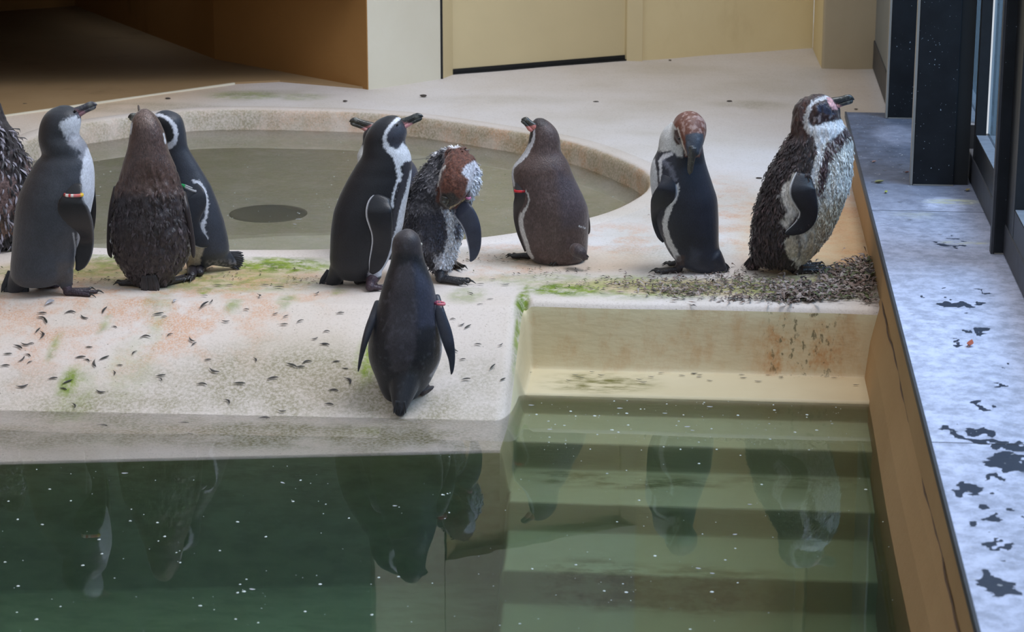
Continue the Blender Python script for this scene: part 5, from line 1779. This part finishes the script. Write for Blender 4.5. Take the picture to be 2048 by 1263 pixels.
# the trampled mass of moulted feathers at the brink: nobody could count it
def litter_mass(name, label, spots, count, seed, dark, lengths=(.014, .034)):
    r = np.random.default_rng(seed)
    V, Fq, cols = [], [], []
    w_ = np.array([s_[4] for s_ in spots], float); w_ /= w_.sum()
    pick = r.choice(len(spots), count, p=w_)
    for k in pick:
        px, py, rx, ry, _w, up = spots[k]
        px = px + r.normal(0, .5) * rx; py = py + r.normal(0, .5) * ry
        P = on_z(px, py, DECK)
        if P[0] > 0.50 or P[1] < REC_Y - 0.005: continue
        g = ground(P[0], P[1])
        ln = r.uniform(*lengths) * (1.0 + .35 * (up > .9)); wd = ln * r.uniform(.08, .16)
        a = r.uniform(0, 2 * math.pi); el = abs(r.normal(0, .35)) * up + .05
        d = np.array([math.cos(a) * math.cos(el), math.sin(a) * math.cos(el), math.sin(el)])
        sd = np.array([-math.sin(a), math.cos(a), r.uniform(-.3, .3)])
        b = np.array([P[0], P[1], g + .002 + r.random() * .016 * max(up - .4, 0)])
        cu = r.uniform(-.25, .25)
        m1 = b + d * ln * .5 + sd * ln * cu + np.array([0, 0, ln * .08])
        e = b + d * ln - np.array([0, 0, ln * el * .25])
        i0 = len(V)
        V += [b, m1 - sd * wd, m1 + sd * wd, e, m1 + np.array([0, 0, wd * .7])]
        Fq += [(i0, i0 + 1, i0 + 4), (i0, i0 + 4, i0 + 2), (i0 + 1, i0 + 3, i0 + 4), (i0 + 4, i0 + 3, i0 + 2)]
        c = lin([(78, 64, 54), (112, 90, 80), (142, 122, 112), (92, 98, 60), (52, 44, 42), (168, 154, 148)][r.choice(6, p=dark)])
        cols += [c, c, c * 1.1, c * .9, c * 1.2]
    o = mesh_obj(name, V, Fq, M_tuft, smooth=False, cols=np.clip(np.array(cols), 0, 1))
    tag(o, label, 'feathers', kind='stuff')


litter_mass('feather_litter', 'trampled mass of brown and grey moulted feathers by the recess and ledge corner',
            [(1700, 560, 46, 26, 2.6, 1.2), (1660, 580, 90, 16, 2.2, 1), (1620, 590, 70, 12, 1.8, 1), (1735, 545, 26, 26, 1.8, 1.6), (1540, 575, 120, 18, 1.5, .7), (1450, 560, 120, 22, 1.0, .6), (1370, 585, 90, 14, 1.2, .6),
             (1300, 570, 110, 18, .6, .5), (1520, 600, 120, 6, .8, .7), (1735, 600, 18, 10, .5, .8), (1640, 545, 30, 10, .6, .8), (1590, 600, 60, 8, 1.0, 1.1)], 3400, 3, [.22, .22, .2,   .10, .08, .18])
litter_mass('fine_litter', 'thin scatter of tiny feather scraps along the brink behind the slope',
            [(60, 560, 90, 16, 1, .3), (440, 545, 120, 18, .8, .3), (220, 560, 120, 14, .8, .3), (620, 560, 60, 10, .4, .3), (1100, 545, 120, 12, .8, .3), (1200, 570, 90, 10, .6, .3), (980, 520, 120, 12, .5, .3), (1380, 420, 300, 60, .3, .3), (20, 500, 30, 10, .4, .5)], 420, 9, [.3, .15, .1, .25, .2, 0], (.008, .020))

# white down and specks floating on the pool
r = np.random.default_rng(12)
V, Fq = [], []
for i in range(420):
    px, py = r.uniform(0, 1800), r.uniform(800, 1263)
    if r.random() < .3: py = r.uniform(800, 900); px = r.uniform(1040, 1730)
    P = on_z(px, py, 0.0)
    if P[0] > .45 or (P[0] < -0.6 and P[1] > shelf_edge(P[0]) - 0.02): continue
    R0 = r.uniform(.0008, .0040) if r.random() < .5 else r.uniform(.0006, .0016)
    i0 = len(V)
    for k in range(5):
        t = 2 * math.pi * k / 5
        V.append((P[0] + R0 * math.cos(t) * r.uniform(.8, 1.7), P[1] + R0 * math.sin(t) * r.uniform(.8, 1.7), 0.0006))
    V.append((P[0], P[1], 0.0006 + R0 * .6))
    Fq += [(i0 + k, i0 + (k + 1) % 5, i0 + 5) for k in range(5)]
for i in range(260):
    px, py = r.uniform(180, 1290), r.uniform(275, 490)
    P = on_z(px, py, WATER2)
    if sdf_poly(np.array([P[0]]), np.array([P[1]]), RIM)[0] > -0.06: continue
    R0 = r.uniform(.0008, .003)
    i0 = len(V)
    for k in range(5):
        t = 2 * math.pi * k / 5
        V.append((P[0] + R0 * math.cos(t) * r.uniform(.8, 1.7), P[1] + R0 * math.sin(t) * r.uniform(.8, 1.7), WATER2 + 0.0006))
    V.append((P[0], P[1], WATER2 + 0.0006 + R0 * .6))
    Fq += [(i0 + k, i0 + (k + 1) % 5, i0 + 5) for k in range(5)]
M_fleck = plain('white_fleck', (206, 212, 210), 0.7, 0.05)
o = mesh_obj('floating_specks', V, Fq, M_fleck, smooth=False)
tag(o, 'tiny white specks of down drifting on both pools', 'specks', kind='stuff')
for i, (x, y, a, sc) in enumerate([(566, 967, -.6, .6), (1063, 812, .1, .7), (1100, 860, .3, .6), (1375, 855, .4, .7), (1385, 862, -.2, .5), (1240, 818, .2, .7), (1330, 828, .1, .6), (1420, 815, .1, .7), (1500, 1010, .1, .5), (1397, 1138, -.1, .55),
                                   (1425, 1148, 0, .5), (1470, 1070, .4, .5), (505, 1180, .0, .6), (250, 948, .3, .7), (790, 1013, .2, .5), (310, 500, 0, .01)][:15]):
    o = place_feather(down, x, y, a, sc, z=0.0, name='white_down_feather')
    tag(o, 'small white down feather floating ' + ('on the deep water left of the steps' if x < 1000 else 'over the first sunken step' if y < 900 else 'over the lower steps') + (', towards the left' if x < 500 or 1000 < x < 1350 else ', towards the right'), 'feather', 'down feathers floating on the pool')
for i, (x, y, a, sc) in enumerate([(598, 440, .3, .9), (590, 450, -.4, .7), (196, 393, .2, .8), (965, 402, .4, .6)]):
    o = place_feather(down, x, y, a, sc, z=WATER2, name='white_down_feather')
    tag(o, 'small white down feather floating on the round pool', 'feather', 'down feathers floating on the round pool')
o = place_feather(down, 100, 607, .6, 1.2, name='white_down_feather')
tag(o, 'fluffy white feather on the slope in front of the grey young penguin', 'feather')
o = place_feather(down, 350, 603, 1.2, .7, name='white_down_feather')
tag(o, 'small white feather on the slope in front of the wet brown penguin', 'feather')

# pebbles and droppings on the back floor
M_peb = plain('dark_pebble', (62, 54, 50), 0.7, 0.2, 60)
for i, (x, y, rr, lab) in enumerate([(1459, 204, .010, 'small dark pebble on the back floor between the rusty-crowned and the right-hand penguin'), (1192, 205, .009, 'flat dark crumb on the back floor above the sitting brown penguin'), (847, 193, .012, 'dark flat scrap on the back floor in front of the white pier'),
                                     (1518, 358, .009, 'small grey pebble on the floor between the two right-hand penguins'), (50, 210, .010, 'dark crumb on the shaded floor at the far left'), (336, 198, .009, 'dark scrap beside the seam of the shaded floor'), (1712, 219, .006, 'tiny dark crumb beside the far end of the ledge'),
                                     (1340, 121, .006, 'tiny dark crumb at the foot of the yellow back wall'), (690, 203, .008, 'dark scrap lying on the rim side of the round pool near the pier')]):
    P = on_z(x, y, DECK)
    V, Fq = [], []
    rows_ = 5
    rg = np.random.default_rng(i)
    for a_ in range(rows_ + 1):
        ph = math.pi * a_ / rows_
        for b_ in range(10):
            t = 2 * math.pi * b_ / 10
            q = rr * (1 + .25 * rg.uniform(-1, 1))
            V.append((q * math.sin(ph) * math.cos(t) * 1.4, q * math.sin(ph) * math.sin(t), rr * .45 * math.cos(ph) + rr * .4))
    Fq = [(a_ * 10 + b_, (a_ + 1) * 10 + b_, (a_ + 1) * 10 + (b_ + 1) % 10, a_ * 10 + (b_ + 1) % 10) for a_ in range(rows_) for b_ in range(10)]
    o = mesh_obj('pebble', V, Fq, M_peb)
    o.location = (P[0], P[1], DECK)
    tag(o, lab, 'pebble')


def leaf(px, py, z, L_, rgb, label, ang, curl=.5):
    P = on_z(px, py, z)
    V, Fq = [], []
    n = 9
    for i in range(n):
        t = i / (n - 1)
        x = L_ * (t - .5); ww = L_ * .26 * math.sin(math.pi * min(t * 1.02, 1)) ** .8 + .0004
        zz = .001 + L_ * curl * (t - .4) ** 2
        V += [(x, -ww, zz + ww * .8), (x, 0, zz), (x, ww, zz + ww * .8)]
        if i:
            k = (i - 1) * 3
            Fq += [(k, k + 3, k + 4, k + 1), (k + 1, k + 4, k + 5, k + 2)]
    o = mesh_obj('dry_leaf', V, Fq, plain('dry_leaf_%d' % px, rgb, .7, .2, 80))
    s_ = o.modifiers.new('thick', 'SOLIDIFY'); s_.thickness = .0006
    o.location = (P[0], P[1], z + .0012)
    o.rotation_euler = (0, 0, ang)
    V, Fq = chain([(np.array([-L_ * .5, 0, .0015 + L_ * curl * .16]), .0006), (np.array([-L_ * .8, .002, .003]), .0005)], 6)
    mesh_obj('stalk', V, Fq, M_peb, o)
    tag(o, label, 'leaf')


leaf(1940, 692, .4202, .030, (176, 92, 66), 'curled reddish dry leaf on the near part of the slate ledge', 1.2, 1.2)
leaf(1758, 366, .4202, .034, (132, 128, 84), 'pale green dry leaf on the slate ledge left of the broad post', .2)
leaf(1772, 386, .4202, .018, (150, 156, 80), 'small yellow-green leaf on the slate ledge below the larger pale one', 1.4, 1)
leaf(1748, 325, .4202, .020, (150, 120, 116), 'pinkish scrap of leaf on the far part of the slate ledge', .6)
leaf(1712, 320, DECK, .040, (150, 136, 96), 'yellowish leaf on the floor behind the penguin beside the ledge', .1)
leaf(1936, 382, .4202, .024, (136, 124, 90), 'dry straw-coloured leaf at the foot of the windows behind the slim post', .9)
leaf(1814, 346, .4202, .016, (110, 60, 48), 'tiny dark red leaf against the foot of the broad post', .1)
for x, y, a in ((1760, 320, .3), (1800, 330, .1), (1770, 342, -.5), (1820, 440, .2), (1800, 405, 0), (1880, 470, .2)):
    P = on_z(x, y, .42)
    o = place_feather(fm[1], x, y, a, .6, z=.4202, name='moulted_feather')
    tag(o, 'small feather scrap on the slate ledge ' + ('beyond the broad post near the far leaf' if y < 335 else 'beside the pale green leaf' if y < 350 else 'below the broad post'), 'feather', 'feather scraps on the slate ledge')
